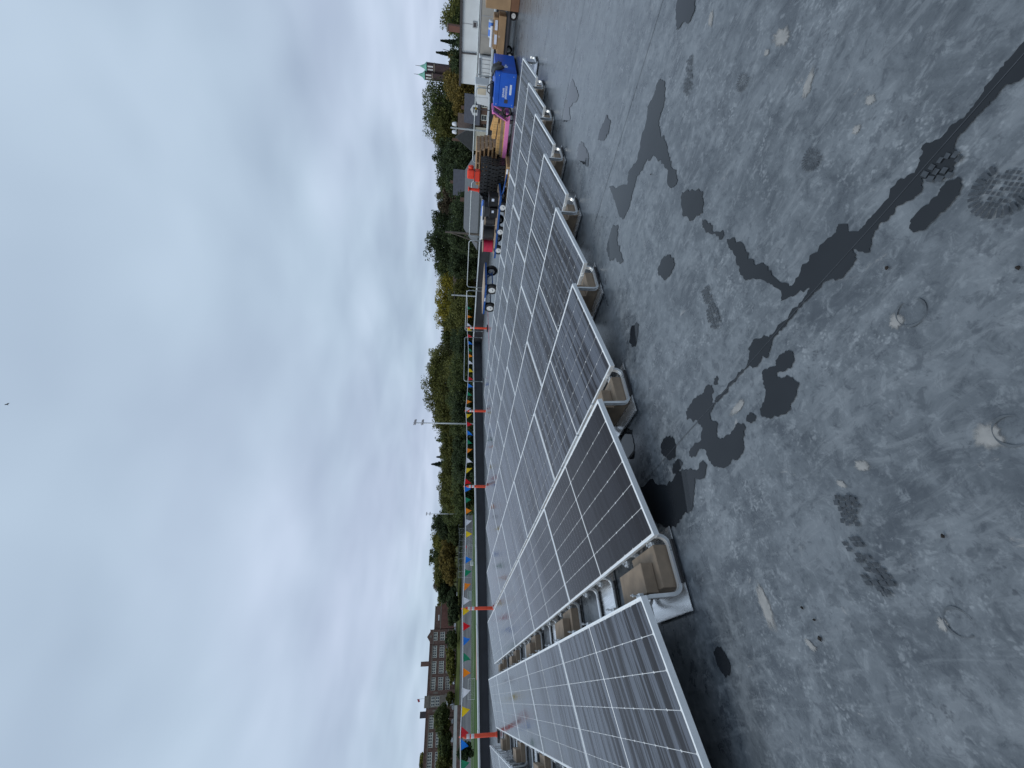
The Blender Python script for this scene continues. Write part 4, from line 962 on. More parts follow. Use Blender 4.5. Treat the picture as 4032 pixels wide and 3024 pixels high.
obj('side_lettering', MB().box((bx0 + .42, by0 - .0045, .30), (bx0 + .47, by0 + .001, .45)).box((bx0 + .49, by0 - .0045, .28), (bx0 + .53, by0 + .001, .43)).box((bx0 + .55, by0 - .0045, .32), (bx0 + .66, by0 + .001, .36)), 'label_white', t)
# dark coat thrown over the corner and clutter on the lid
b = MB(); n = 10
for i in range(n + 1):
    for k in range(9):
        u, v_ = i / n, k / 8
        x = 12.62 + .55 * v_ + .03 * math.sin(8 * u); y = 1.42 - .24 * min(1, u * 1.6) - .05 * max(0, u - .62) * 3 + .02 * math.sin(12 * v_ + 3 * u)
        z = .66 - max(0, u - .6) * .62 * (1 - .5 * v_) + .028 * math.sin(7 * v_ + 6 * u) + (.05 * (1 - u))
        b.v.append((x, y, z))
for i in range(n):
    for k in range(8): p0 = i * 9 + k; b.f.append((p0, p0 + 1, p0 + 10, p0 + 9))
o = obj('coat', b, 'black_cable', smooth=True); sm = o.modifiers.new('thick', 'SOLIDIFY'); sm.thickness = .025
tag(o, 'dark coat slung over the corner of the blue box', 'coat')
t = thing('tool_bag', 'black tool bag lying on the blue box lid', 'bag', (13.0, 1.78, .637))
obj('bag_body', MB().cbox((-.12, -.20, 0), (.14, .16, .10), .03), 'black_plastic', t); obj('handle', MB().tube([(0, -.14, .09), (0, -.08, .17), (0, .04, .17), (0, .1, .09)], .014, 8), 'black_plastic', t, smooth=True)

# flat cart with cartons at the far right
t = thing('carton_cart', 'black flat cart loaded with cartons at the top edge of the picture', 'cart', (15.2, .95, 0))
obj('deck', MB().box((-.42, -.62, .275), (.42, .62, .31)), 'black_plastic', t)
f = MB()
for x in (-.4, .4): f.obox((x, -.62, .25), (x, .62, .25), .05, .05)
f.tube([(-.38, -.62, .27), (-.38, -.66, .75), (-.30, -.66, .80), (.30, -.66, .80), (.38, -.66, .75), (.38, -.62, .27)], .018, 8)
obj('frame', f, 'dark_trim', t)
for x in (-.34, .34):
    for y in (-.48, .48): wheel(t, x, y, .115, .06)
def carton(label, a, b_, mm, labels=(), name='carton'):
    c = ((a[0] + b_[0]) / 2, (a[1] + b_[1]) / 2, a[2]); t = thing(name, label, 'carton', c)
    h = (b_[0] - a[0]) / 2, (b_[1] - a[1]) / 2, b_[2] - a[2]
    bd = obj('box', MB().cbox((-h[0], -h[1], 0), (h[0], h[1], h[2]), .008), mm, t)
    obj('tape', MB().box((-h[0] + .01, -.025, h[2] - .001), (h[0] - .01, .025, h[2] + .0012)).box((-h[0] - .0012, -.025, h[2] * .7), (-h[0] + .001, .025, h[2] - .004)), 'plywood', t)
    for (y0, y1, z0, z1) in labels: obj('label_sheet', MB().box((-h[0] - .003, y0, z0), (-h[0] + .001, y1, z1)), 'label_white', t)
    return t
carton('flat cardboard carton with two white labels on the loaded cart', (14.86, .56, .53), (15.5, 1.30, .66), 'cardboard', ((-.31, -.08, .02, .095), (.02, .25, .02, .095)))
carton('long cardboard carton in front on the loaded cart, under the labelled one', (14.80, .50, .312), (15.4, 1.45, .52), 'cardboard')
carton('large tall cardboard carton cut by the top edge of the picture', (14.55, -.45, .24), (15.25, .33, .93), 'cardboard')
tag(obj('dark_carton', MB().cbox((14.56, -.44, .003), (15.24, .33, .235), .01), 'cardboard_dark'), 'dark brown carton under the large tall carton', 'carton')
for i, (y0, y1, z, r_, lab) in enumerate(((.66, 1.06, .735, .07, 'clear and blue wrapped roll on top of the cartons'), (.78, 1.28, .71, .045, 'thin white wrapped roll beside the blue wrapped roll'))):
    t = thing('wrapped_roll', lab, 'roll', (14.98 - .05 * i + .03, y0, z))
    obj('roll', MB().lathe([(.02, 0), (r_, .0), (r_ * 1.04, .02), (r_, (y1 - y0) * .5), (r_ * 1.03, y1 - y0 - .02), (r_, y1 - y0), (.02, y1 - y0)], 14, 'y'), 'plastic_wrap' if i == 0 else 'pvc_white', t, smooth=True)
    if i == 0: obj('blue_band', MB().lathe([(r_ * 1.05, .05), (r_ * 1.06, .06), (r_ * 1.06, .16), (r_ * 1.05, .17)], 14, 'y'), 'blue_plastic', t, smooth=True); obj('blue_band', MB().lathe([(r_ * 1.05, .22), (r_ * 1.06, .23), (r_ * 1.06, .36), (r_ * 1.05, .37)], 14, 'y'), 'blue_plastic', t, smooth=True)
for i, (y, z, lab) in enumerate(((1.62, .002, 'black tote on the roof between the blue box and the loaded cart'), (1.62, .262, 'black tote stacked second between the box and the loaded cart'))):
    t = thing('plastic_tote', lab, 'tote', (15.0, y, z)); obj('bin', MB().cbox((-.22, -.20, 0), (.22, .20, .22), .02), 'black_plastic', t); obj('lid', MB().cbox((-.235, -.215, .221), (.235, .215, .258), .012), 'dark_grey_plastic', t)
t = thing('slim_pole', 'slim black pole with a yellow tag in front of the guardrail', 'pole', (15.7, 3.22, 0))
obj('shaft', MB().cyl((0, 0, .03), (0, .02, 1.0), .016, 8), 'dark_trim', t); obj('foot', MB().cbox((-.14, -.14, .002), (.14, .14, .035), .01), 'dark_trim', t)
obj('top_grip', MB().lathe([(.018, .98), (.03, 1.0), (.035, 1.08), (.028, 1.15), (.012, 1.16)], 10), 'dark_trim', t, smooth=True); obj('yellow_tag', MB().lathe([(.033, 1.03), (.037, 1.04), (.037, 1.07), (.033, 1.08)], 10), 'pennant_yellow', t)

# ================================================================== NEIGHBOURHOOD
# ---- white building beyond the side parapet
t = thing('white_building', 'low white flat-roofed building beyond the side parapet', 'building', (24, 1.5, 0))
obj('wall', MB().box((0, -9, -8), (9, 3.55, 1.70)), 'white_siding', t)
obj('roof_edge', MB().box((-.10, -9.1, 1.701), (9.1, 3.65, 1.80)), 'dark_trim', t)
for y in (-6.0, -3.6, -1.2, 1.2): obj('panel_joint', MB().box((-.012, y - .012, -8), (-.001, y + .012, 1.695)), 'grey_trim', t)
obj('downpipe', MB().tube([(-.06, 2.30, 1.69), (-.07, 2.28, 1.2), (-.07, 2.26, .6), (-.30, 2.26, .52)], .035, 8), 'dark_trim', t, smooth=True)
for i, (y, z) in enumerate(((1.2, 1.12), (-1.9, 1.0))):
    v_ = obj('wall_vent', MB().cbox((-.05, y - .12, z - .10), (-.001, y + .12, z + .10), .01), 'grey_trim', t); obj('louvre', MB().box((-.056, y - .08, z - .06), (-.0505, y + .08, z + .06)), 'dark_trim', v_)
obj('wall_lamp', MB().cbox((-.14, -.60, .90), (-.001, -.30, 1.12), .02), 'brick_house', t)
obj('ledge', MB().box((-.22, -9, .86), (-.001, 3.55, .95)), 'grey_trim', t)
t = thing('rooftop_unit', 'long beige rooftop unit in front of the white building', 'rooftop unit', (21.2, 2.2, -.5))
obj('casing', MB().cbox((-.5, -1.6, 0), (1.2, .72, 1.42), .02), 'beige_metal', t)
obj('top_trim', MB().box((-.52, -1.62, 1.421), (1.22, .74, 1.47)), 'grey_trim', t)
for y in (-1.1, -.5, .1): obj('seam_strip', MB().box((-.508, y - .015, .05), (-.5005, y + .015, 1.40)), 'grey_trim', t)
t = thing('rooftop_unit', 'white ribbed rooftop unit just below the long beige one', 'rooftop unit', (21.0, 3.5, -.5))
obj('casing', MB().cbox((-.5, -.54, 0), (.9, .56, 1.40), .02), 'white_siding', t)
for k in range(7): obj('rib', MB().box((-.512, -.45 + k * .15, .1), (-.5005, -.435 + k * .15, 1.3)), 'grey_trim', t)
obj('hatch', MB().box((-.515, .10, .95), (-.5005, .22, 1.12)), 'dark_trim', t)
obj('conduit', MB().tube([(-.56, .60, .2), (-.56, .60, 1.25), (-.56, .52, 1.36), (-.56, -.5, 1.40)], .03, 8), 'grey_trim', t, smooth=True)
t = thing('air_handler', 'small white air handler with a tan panel and sloping hood', 'air handler', (19.2, 3.75, 0))
obj('casing', MB().cbox((-.3, -.30, -.4), (.5, .16, 1.06), .02), 'white_siding', t)
obj('tan_panel', MB().box((-.312, -.24, .62), (-.3005, .06, .96)), 'tan_panel', t)
hd = MB(); hd.add([(-.3, .162, .45), (-.3, .46, .50), (-.3, .40, .95), (-.3, .162, 1.06), (.5, .162, .45), (.5, .46, .50), (.5, .40, .95), (.5, .162, 1.06)], [(0, 1, 2, 3), (7, 6, 5, 4), (0, 4, 5, 1), (1, 5, 6, 2), (2, 6, 7, 3), (3, 7, 4, 0)])
obj('hood', hd, 'white_siding', t); obj('curb', MB().box((-.35, -.35, -8), (.55, .5, -.401)), 'grey_trim', t)
for x, y, s_ in ((21.2, 2.2, 0),): obj('support_wall', MB().box((-.6, -1.8, -7.5), (1.6, 2.2, -.002)), 'brick_gym', bpy.data.objects['rooftop_unit'])

# ---- houses
def house(name, label, loc, rz, w_, d_, h_, rise, wallm, roofm, hip=0.0, wins=2, floors=2, dormer=False, over=.35):
    """gable or hip house; ridge runs along local y; front faces -x"""
    t = thing(name, label, 'house', loc, rz)
    obj('wall', MB().box((-w_ / 2, -d_ / 2, 0), (w_ / 2, d_ / 2, h_)) if hip else MB().add(
        [(-w_ / 2, -d_ / 2, 0), (w_ / 2, -d_ / 2, 0), (w_ / 2, d_ / 2, 0), (-w_ / 2, d_ / 2, 0), (-w_ / 2, -d_ / 2, h_), (w_ / 2, -d_ / 2, h_), (w_ / 2, d_ / 2, h_), (-w_ / 2, d_ / 2, h_), (0, -d_ / 2, h_ + rise - .05), (0, d_ / 2, h_ + rise - .05)],
        [(0, 1, 5, 8, 4), (2, 3, 7, 9, 6), (1, 2, 6, 5), (3, 0, 4, 7), (3, 2, 1, 0)]), wallm, t)
    a, b = w_ / 2 + over, d_ / 2 + over; e = h_ - over * rise / (w_ / 2); k = hip
    r_ = MB().add([(-a, -b, e), (a, -b, e), (a, b, e), (-a, b, e), (0, -b + k, h_ + rise), (0, b - k, h_ + rise), (-a, -b, e + .14), (a, -b, e + .14), (a, b, e + .14), (-a, b, e + .14), (0, -b + k, h_ + rise + .14), (0, b - k, h_ + rise + .14)],
                  [(6, 10, 11, 9), (7, 8, 11, 10), (6, 7, 10), (8, 9, 11), (0, 3, 5, 4), (1, 4, 5, 2), (0, 1, 7, 6), (1, 2, 8, 7), (2, 3, 9, 8), (3, 0, 6, 9), (0, 4, 1), (2, 5, 3)])
    rf = obj('roof', r_, roofm, t)
    obj('chimney', MB().box((-.3 + w_ * .12, -.35, h_ + rise * .4), (.3 + w_ * .12, .35, h_ + rise + .9)), 'brick_house', rf)
    for fl in range(floors):
        z = h_ - 1.9 - fl * 2.7
        if z < .3: break
        for s_ in range(wins):
            y = -d_ / 2 + d_ * (s_ + .5) / wins
            wn_ = obj('window', MB().box((-w_ / 2 - .05, y - .55, z), (-w_ / 2 - .003, y + .55, z + 1.3)), 'window_frame', t)
            obj('pane', MB().box((-w_ / 2 - .058, y - .45, z + .1), (-w_ / 2 - .051, y + .45, z + .62)).box((-w_ / 2 - .058, y - .45, z + .68), (-w_ / 2 - .051, y + .45, z + 1.2)), 'window_glass', wn_)
            x = -w_ / 2 + w_ * (s_ + .5) / wins
            wn_ = obj('window', MB().box((x - .5, -d_ / 2 - .05, z), (x + .5, -d_ / 2 - .003, z + 1.3)), 'window_frame', t)
            obj('pane', MB().box((x - .4, -d_ / 2 - .058, z + .1), (x + .4, -d_ / 2 - .051, z + .62)).box((x - .4, -d_ / 2 - .058, z + .68), (x + .4, -d_ / 2 - .051, z + 1.2)), 'window_glass', wn_)
    if not hip:
        wn_ = obj('gable_window', MB().box((-.4, -d_ / 2 - .05, h_ + .3), (.4, -d_ / 2 - .003, h_ + 1.2)), 'window_frame', t)
        obj('pane', MB().box((-.3, -d_ / 2 - .058, h_ + .38), (.3, -d_ / 2 - .051, h_ + 1.12)), 'window_glass', wn_)
    if dormer:
        dm = obj('dormer', MB().add([(-a * .85, -1, h_ + .2), (-a * .85, 1, h_ + .2), (-a * .85, 1, h_ + 1.3), (-a * .85, 0, h_ + 1.9), (-a * .85, -1, h_ + 1.3), (-.2, -1, h_ + .2), (-.2, 1, h_ + .2), (-.2, 1, h_ + 1.3), (-.2, 0, h_ + 1.9), (-.2, -1, h_ + 1.3)], [(0, 1, 2, 3, 4), (9, 8, 7, 6, 5), (0, 4, 9, 5), (1, 6, 7, 2), (2, 7, 8, 3), (3, 8, 9, 4), (0, 5, 6, 1)]), 'siding_white', t)
        obj('pane', MB().box((-a * .85 - .02, -.45, h_ + .45), (-a * .85 - .002, .45, h_ + 1.25)), 'window_glass', dm)
    obj('door', MB().box((-w_ / 2 - .06, d_ * .38, 0), (-w_ / 2 - .003, d_ * .38 + 1.0, 2.1)), 'dark_trim', t)
    return t
house('hip_roof_house', 'wide grey hip-roofed house right behind the guardrail and cable reels', (71.4, 37.2, -8), R(30), 16.5, 15.0, 6.9, 2.25, 'siding_grey', 'roof_grey', 3.0, 2)
house('house', 'cream gabled house seen over the pallet stack', (110.7, 42.8, -8), R(112), 5.0, 7.0, 8.0, 3.8, 'siding_cream', 'roof_grey', 0, 2)
house('house', 'brown brick house above the cream gable, behind the twin lamp', (118.5, 42.9, -8), R(15), 6.0, 4.4, 8.2, 3.2, 'brick_house', 'roof_brown', 0, 2)
house('house', 'grey-roofed house with a white dormer near the white building', (109.4, 35.8, -8), R(15), 6.0, 5.0, 6.6, 3.2, 'brick_house', 'roof_slate', 0, 2, 2, True)
house('house', 'dark slate-roofed house among the trees above the orange cone', (109.1, 53.4, -8), R(25), 6.0, 5.6, 8.6, 3.6, 'brick_house', 'roof_slate', 0, 2)
house('house', 'brown shingled house half hidden behind trees by the utility pole', (130.0, 100.0, -8), R(45), 8.0, 8.0, 8.0, 4.4, 'brick_house', 'roof_brown', 0, 2)
house('house', 'grey house showing through trees below the near floodlight', (85.8, 121.2, -8), R(50), 8, 8, 8.0, 3.0, 'siding_grey', 'roof_brown', 0, 2)
house('house', 'long grey-sided house beside the far floodlight, on its upper side', (105.2, 272.0, -2), R(68), 7, 8, 6.4, 2.4, 'siding_grey', 'roof_grey', 0, 3)
house('house', 'small white gabled house between two tree crowns', (89.0, 277, -2), R(160), 5, 8, 8.0, 2.6, 'siding_white', 'roof_grey', 0, 2)
house('house', 'light grey house at the foot of the yellow-green tree', (84.2, 279, -2), R(70), 8, 7, 5.4, 2.6, 'siding_white', 'roof_grey', 0, 2)
house('house', 'small pale house peeping out under the round dark tree', (95.0, 275, -2), R(165), 4.5, 7, 8.2, 2.2, 'siding_white', 'roof_slate', 0, 1)
tag(obj('garden_wall', MB().box((81, 262, -4.2), (91, 262.4, -1.6)).box((84, 262.6, -4.2), (88, 264.5, -.6)), 'siding_white'), 'low pale shed and wall below the grey house', 'shed')

# ---- school: long three-storey brick front facing the field
SY = 295.6
t = thing('school', 'long three-storey brick school with cream windows and a stone entrance tower', 'school', (0, SY, -2))
obj('wall', MB().box((-62, 0, -.5), (34.6, 16, 15.4)), 'brick_school', t)
obj('cornice', MB().box((-62.2, -.25, 13.6), (34.8, -.003, 14.1)), 'limestone', t)
obj('belt_course', MB().box((-62.2, -.18, 4.55), (34.8, -.003, 4.95)), 'limestone', t)
rf = obj('parapet_cap', MB().box((-62.3, -.3, 15.41), (34.9, 16.2, 15.75)), 'brick_school', t)
gw = MB().prism([(0, 0), (0, 0)], 0, 0) if False else MB().add([(27.1, -1.2, -.5), (34.7, -1.2, -.5), (34.7, -1.2, 15.2), (33.2, -1.2, 15.9), (30.9, -1.2, 17.5), (28.6, -1.2, 15.9), (27.1, -1.2, 15.2), (27.1, -.003, -.5), (34.7, -.003, -.5), (34.7, -.003, 15.2), (33.2, -.003, 15.9), (30.9, -.003, 17.5), (28.6, -.003, 15.9), (27.1, -.003, 15.2)],
     [tuple(range(7)), tuple(range(7, 14))[::-1]] + [(k, (k + 1) % 7, 7 + (k + 1) % 7, 7 + k) for k in range(7)])
g1 = obj('gable_bay', gw, 'brick_school', t)
obj('stone_band', MB().box((27.0, -1.35, 13.4), (34.8, -1.203, 13.8)).box((27.0, -1.35, 4.6), (34.8, -1.203, 5.0)).box((30.2, -1.35, 14.6), (31.6, -1.203, 15.8)), 'limestone', g1)
win_me = None
FL = ((11.5, 2.15), (7.1, 2.5), (3.2, 2.2))
def add_window(x, y, z, w_, h_, parent):
    o = obj('window', MB().box((x - w_ / 2, y - .10, z), (x + w_ / 2, y - .003, z + h_)), 'window_frame', parent)
    p = MB(); g = .13
    for zz in ((z + g, z + h_ * .48), (z + h_ * .54, z + h_ - g)): p.box((x - w_ / 2 + .16, y - .115, zz[0]), (x + w_ / 2 - .16, y - .101, zz[1]))
    obj('pane', p, 'window_glass', o)
for (x0, x1, n, y) in ((28.7, 33.2, 3, -1.2), (20.1, 26.3, 5, 0), (12.3, 18.4, 5, 0), (4.4, 10.6, 5, 0), (-12.5, -6.6, 5, 0), (-20.3, -14.0, 5, 0), (-28.3, -22.1, 5, 0), (-36.6, -30.4, 5, 0)):
    for (z, h_) in FL:
        for k in range(n): add_window(x0 + (x1 - x0) * (k + .5) / n, y, z, (x1 - x0) / n - .16, h_, t)
        sill = MB().box((x0 - .1, y - .2, z - .25), (x1 + .1, y - .003, z - .03)); obj('sill', sill, 'window_frame', t)
for x in (27.0, 19.2, 11.4, -13.2, -21.2, -29.3): obj('pilaster', MB().box((x - .35, -.30, -.4), (x + .35, -.003, 13.55)), 'brick_school', t)
tw = obj('entrance_tower', MB().box((-5.8, -2.2, -.5), (4.4, -.003, 15.0)), 'brick_school', t)
obj('stone_front', MB().box((-3.3, -2.7, -.4), (2.2, -2.203, 16.8)).box((-3.9, -2.9, 4.6), (2.8, -2.702, 5.2)).box((-3.9, -2.9, 14.2), (2.8, -2.702, 14.6)), 'limestone', tw)
for x in (-2.0, -.55, .9):
    for z in (8.5, 11.0): add_window(x, -2.7, z, 1.3, 2.1, t)
obj('entrance_arch', MB().add([(-2.6 + 2.0 * 0, -2.8, 0)] + [(-.55 + 2.1 * math.cos(a), -2.8, 3.4 + 1.9 * math.sin(a)) for a in [PI * k / 12 for k in range(13)]], [tuple(range(1, 14))]).box((-2.65, -2.82, .2), (1.55, -2.76, 3.4)), 'siding_white', tw)
obj('door', MB().box((-2.2, -2.86, .2), (-1.0, -2.83, 2.8)).box((-.8, -2.86, .2), (.2, -2.83, 2.8)), 'window_glass', tw)
for x in (-4.6, 3.3): obj('niche', MB().box((x - .45, -2.32, 9.5), (x + .45, -2.203, 12.0)), 'limestone', tw)
obj('chimney', MB().box((16.6, 6, 15.6), (19.0, 8.5, 20.6)), 'brick_school', rf); obj('stair_head', MB().box((-7.8, 5, 15.6), (-4.8, 9, 19.2)), 'dark_trim', rf)
fp = obj('flagpole', MB().cyl((1.0, 3, 15.6), (1.0, 3, 21.4), .07, 8), 'pole_steel', rf); obj('flag', MB().add([(1.05, 3, 19.9), (-.3, 3.3, 19.5), (-.5, 3.1, 20.5), (1.05, 3, 21.2)], [(0, 1, 2, 3)]), 'flag_red', fp)
t = thing('gymnasium', 'windowless red brick gymnasium block at the end of the school', 'building', (0, SY + 2, -2))
obj('lower_wall', MB().box((35.0, -4, -.5), (53.5, 10, 9.4)), 'brick_gym', t); obj('stone_band', MB().box((34.98, -4.15, 9.41), (53.6, 10.1, 10.0)), 'limestone', t)
obj('upper_wall', MB().box((35.2, 0, 10.01), (48.0, 12, 13.1)), 'brick_school', t); obj('coping', MB().box((35.0, -.2, 13.11), (48.2, 12.2, 13.6)), 'limestone', t)
obj('sign_panel', MB().box((39.8, -.12, 10.7), (43.0, -.003, 11.4)), 'line_white', t)
t = thing('retaining_wall', 'long white-topped retaining wall below the school entrance', 'wall', (0, 247.3, 0))
obj('white_band', MB().box((-50, 0, -2.85), (-2.6, .6, -1.35)), 'concrete_white', t); obj('brick_base', MB().box((-50, -.1, -6.5), (-2.6, .7, -2.851)), 'brick_school', t)

# ---- parked cars before the school
def car(label, loc, rz, paint, van=False):
    t = thing('parked_car', label, 'car', loc, rz, 'cars parked before the school')
    H_ = 1.95 if van else 1.48; b = MB()
    prof_ = [(-2.15, .35), (-2.2, .75), (-2.05, .95), (-1.0, 1.02), (1.3, 1.02), (2.1, .92), (2.2, .6), (2.15, .35)]
    b.add([(x, -.88, z) for x, z in prof_] + [(x, .88, z) for x, z in prof_], [tuple(range(8)), tuple(range(8, 16))[::-1]] + [(k, (k + 1) % 8, 8 + (k + 1) % 8, 8 + k) for k in range(8)])
    obj('body', b, 'car_' + paint, t)
    c = MB(); bt = [(-1.9 if van else -1.45, .985), (1.1, .985)]; tp = [(-1.75 if van else -.95, H_ - .05), (.45 if not van else .8, H_ - .05)]
    v_ = [(bt[0][0], -.84, bt[0][1]), (bt[1][0], -.84, bt[1][1]), (bt[1][0], .84, bt[1][1]), (bt[0][0], .84, bt[0][1]), (tp[0][0], -.68, tp[0][1]), (tp[1][0], -.68, tp[1][1]), (tp[1][0], .68, tp[1][1]), (tp[0][0], .68, tp[0][1])]
    c.add(v_, [(0, 1, 5, 4), (1, 2, 6, 5), (2, 3, 7, 6), (3, 0, 4, 7), (4, 5, 6, 7)])
    obj('window_band', c, 'window_glass', t); obj('roof', MB().cbox((tp[0][0], -.69, H_ - .052), (tp[1][0], .69, H_), .02), 'car_' + paint, t)
    for x in (-1.35, 1.4):
        for y in (-.80, .80): obj('wheel', MB().lathe([(.2, -.1), (.33, -.1), (.34, 0), (.33, .1), (.2, .1)], 12, 'y', (x, y, .34)), 'tyre', t)
    for y in (-.62, .62): obj('headlight', MB().box((2.12, y - .16, .68), (2.205, y + .16, .80)), 'lamp_white', t)
    return t
CARS = [(37.2, 281.0, 'silver', 'silver car parked in front of the gym, topmost of the row'), (34.8, 281.3, 'white', 'white car parked at the gym corner'), (32.2, 281.6, 'silver', 'silver car parked below the gable bay, beside the white gym car'), (29.7, 281.9, 'white', 'white van parked below the gable bay'), (27.2, 282.1, 'white', 'white car parked just below the white van in the picture'), (21.7, 282.7, 'silver', 'silver car parked between the dark shrub and the yellow bush'), (16.1, 283.0, 'white', 'white car parked below the chimney'), (13.0, 283.2, 'silver', 'silver car parked just below the white car under the chimney'), (10.2, 283.3, 'silver', 'silver car parked below the third window bay, upper of two'), (7.4, 283.4, 'white', 'white car parked below the third window bay, lower of two'), (1.6, 282.2, 'red', 'dark red car in front of the entrance tower'), (-3.5, 284.0, 'white', 'white car at the top end of the retaining wall'), (-9.5, 284.0, 'silver', 'silver car showing over the retaining wall by the entrance'), (-17, 284.0, 'white', 'white car showing over the middle of the retaining wall')]
for x, y, p_, lab in CARS: car(lab, (x, y, -1.89), R(-90) + random.uniform(-.15, .15), p_, 'van' in lab)
for i, (x, y, p_, lab) in enumerate(((46.8, 272, 'silver', 'silver car by the dark trees past the gym'), (49.6, 274, 'white', 'white car by the dark trees, farther past the gym'))): car(lab, (x, y, gz(274) + .1), R(-80), p_)

# ---- goals, backstop fence, floodlights
def goal(label, a, b_, z, h_, depth):
    A_, B_ = Vector((*a, z)), Vector((*b_, z)); d = (B_ - A_).normalized(); nr = Vector((-d.y, d.x, 0)) * depth; up = Vector((0, 0, h_))
    t = thing('soccer_goal', label, 'soccer goal')
    obj('goal_frame', MB().tube([A_, A_ + up, B_ + up, B_], .075, 8).tube([A_, A_ + nr, B_ + nr, B_], .05, 6).tube([A_ + up, A_ + nr * .9 + up * .1, A_ + nr], .04, 6).tube([B_ + up, B_ + nr * .9 + up * .1, B_ + nr], .04, 6), 'line_white', t)
    n = MB()
    for k in range(1, 12):
        p = A_.lerp(B_, k / 12); n.cyl(p + up, p + nr, .008, 3)
    for k in range(1, 6):
        q0 = A_ + up.lerp(nr, k / 6); q1 = B_ + up.lerp(nr, k / 6); n.cyl(q0, q1, .008, 3)
    obj('net', n, 'rope_white', t)
goal('white soccer goal on the near turf below the white pennant', (-.78, 184.5), (5.3, 184.4), -7.92, 2.36, 1.8)
goal('white soccer goal farther away, by the red and blue pennants', (51.83, 205.0), (58.53, 203.2), -7.92, 2.62, 1.8)
t = thing('backstop_fence', 'tall thin chain-link backstop fence in front of the golden trees', 'fence')
FA, FB = Vector((46.2, 213.5, -7.95)), Vector((68.0, 208.0, -7.95))
for k in range(9): p = FA.lerp(FB, k / 8); obj('post', MB().cyl(p, p + Vector((0, 0, 6.5)), .05, 6), 'pole_steel', t)
for z in (.2, 3.2, 6.45): obj('rail', MB().cyl(FA + Vector((0, 0, z)), FB + Vector((0, 0, z)), .035, 6), 'pole_steel', t)
n = MB(); d = FB - FA
for k in range(0, 90):
    p = FA + d * (k / 90); n.cyl(p, p + Vector((0, 0, 6.4)), .006, 3)
for k in range(1, 28): n.cyl(FA + Vector((0, 0, k * .23)), FB + Vector((0, 0, k * .23)), .006, 3)
o = obj('wire_mesh', n, 'pole_steel', t); o['kind'] = 'stuff'
def floodlight(label, x, y, z0, z1, rz):
    t = thing('floodlight_mast', label, 'floodlight', (x, y, z0), rz); H_ = z1 - z0
    obj('mast', MB().cyl((0, 0, 0), (0, 0, H_), .011 * H_, 12, .006 * H_), 'pole_steel', t, smooth=True)
    for i, z in enumerate((H_ - .2, H_ - 1.8)):
        ca = obj('cross_arm', MB().obox((-1.05, 0, z), (1.05, 0, z), .08, .08), 'lamp_head', t)
        for x_ in (-.95, -.35, .35, .95):
            obj('lamp', MB().lathe([(.06, .08), (.10, 0), (.18, -.26), (.19, -.32), (.03, -.30)], 10, 'z', (x_, -.2, z - .05)).cyl((x_, 0, z), (x_, -.2, z + .1), .05, 6), 'lamp_head', ca)
floodlight('tall floodlight mast behind the flag line, nearer of the two', 47.7, 75.7, -8.0, 10.75, R(30))
floodlight('tall floodlight mast beside the round dark tree, farther of the two', 71.4, 196.6, -7.9, 14.9, R(30))
tag(obj('bench_shelter', MB().box((36.0, 212, -7.9), (40, 213, -6.2)).box((35.8, 211.8, -6.2), (40.2, 213.2, -6.0)), 'pole_steel'), 'small grey shelter on the field by the nearest goal pennants', 'shelter')
tag(obj('field_box', MB().cbox((47.5, 196, -7.95), (49.2, 197, -6.6), .1), 'line_white'), 'white box standing on the turf edge under the orange pennant', 'box')

# ---- street lamp, utility poles, church, chimney
t = thing('twin_street_lamp', 'twin white-headed street lamp in front of the brick house', 'street lamp', (82.6, 29.9, -8), R(70))
obj('mast', MB().cyl((0, 0, 0), (0, 0, 12.2), .20, 10, .13), 'pole_steel', t)
for s_ in (-1, 1):
    arm = obj('arm', MB().cyl((0, 0, 11.1), (s_ * .70, 0, 11.3), .06, 6), 'pole_steel', t)
    obj('lamp_head', MB().lathe([(.04, .62), (.25, .55), (.34, .2), (.36, -.1), (.25, -.25), (.05, -.29)], 12, 'z', (s_ * .82, 0, 11.3)), 'lamp_white', arm, smooth=True)
t = thing('utility_pole', 'wooden utility pole with a slanting brace at the end of the grey roof', 'utility pole', (37.05, 21.95, -8))
obj('shaft', MB().cyl((0, 0, 0), (.03, -.03, 11.15), .13, 10, .10), 'pole_wood', t); obj('brace', MB().cyl((-.02, 0, 10.6), (-.40, .62, 7.8), .05, 8), 'pole_wood', t); obj('strut', MB().obox((0, 0, 9.0), (-.30, .46, 8.9), .06, .08), 'pole_wood', t)
t = thing('utility_pole', 'plain grey utility pole before the yellow-green tree', 'utility pole', (44.7, 36.7, -8))
obj('shaft', MB().cyl((0, 0, 0), (0, 0, 10.7), .12, 10, .09), 'pole_steel', t); obj('cross_arm', MB().obox((-.5, .3, 10.3), (.5, -.3, 10.3), .08, .1), 'pole_wood', t)
tag(obj('garage_roof', MB().add([(30, 27, -8), (40, 33, -8), (36.5, 39, -8), (26.5, 33, -8), (30, 27, -.55), (40, 33, -.55), (36.5, 39, -.75), (26.5, 33, -.75)], [(3, 2, 1, 0), (4, 5, 6, 7), (0, 1, 5, 4), (1, 2, 6, 5), (2, 3, 7, 6), (3, 0, 4, 7)]), 'asphalt'), 'flat dark roof behind the small blue cart', 'flat roof')
t = thing('church', 'brick church with twin green copper spires on the skyline', 'church', (287, 81.5, -2))
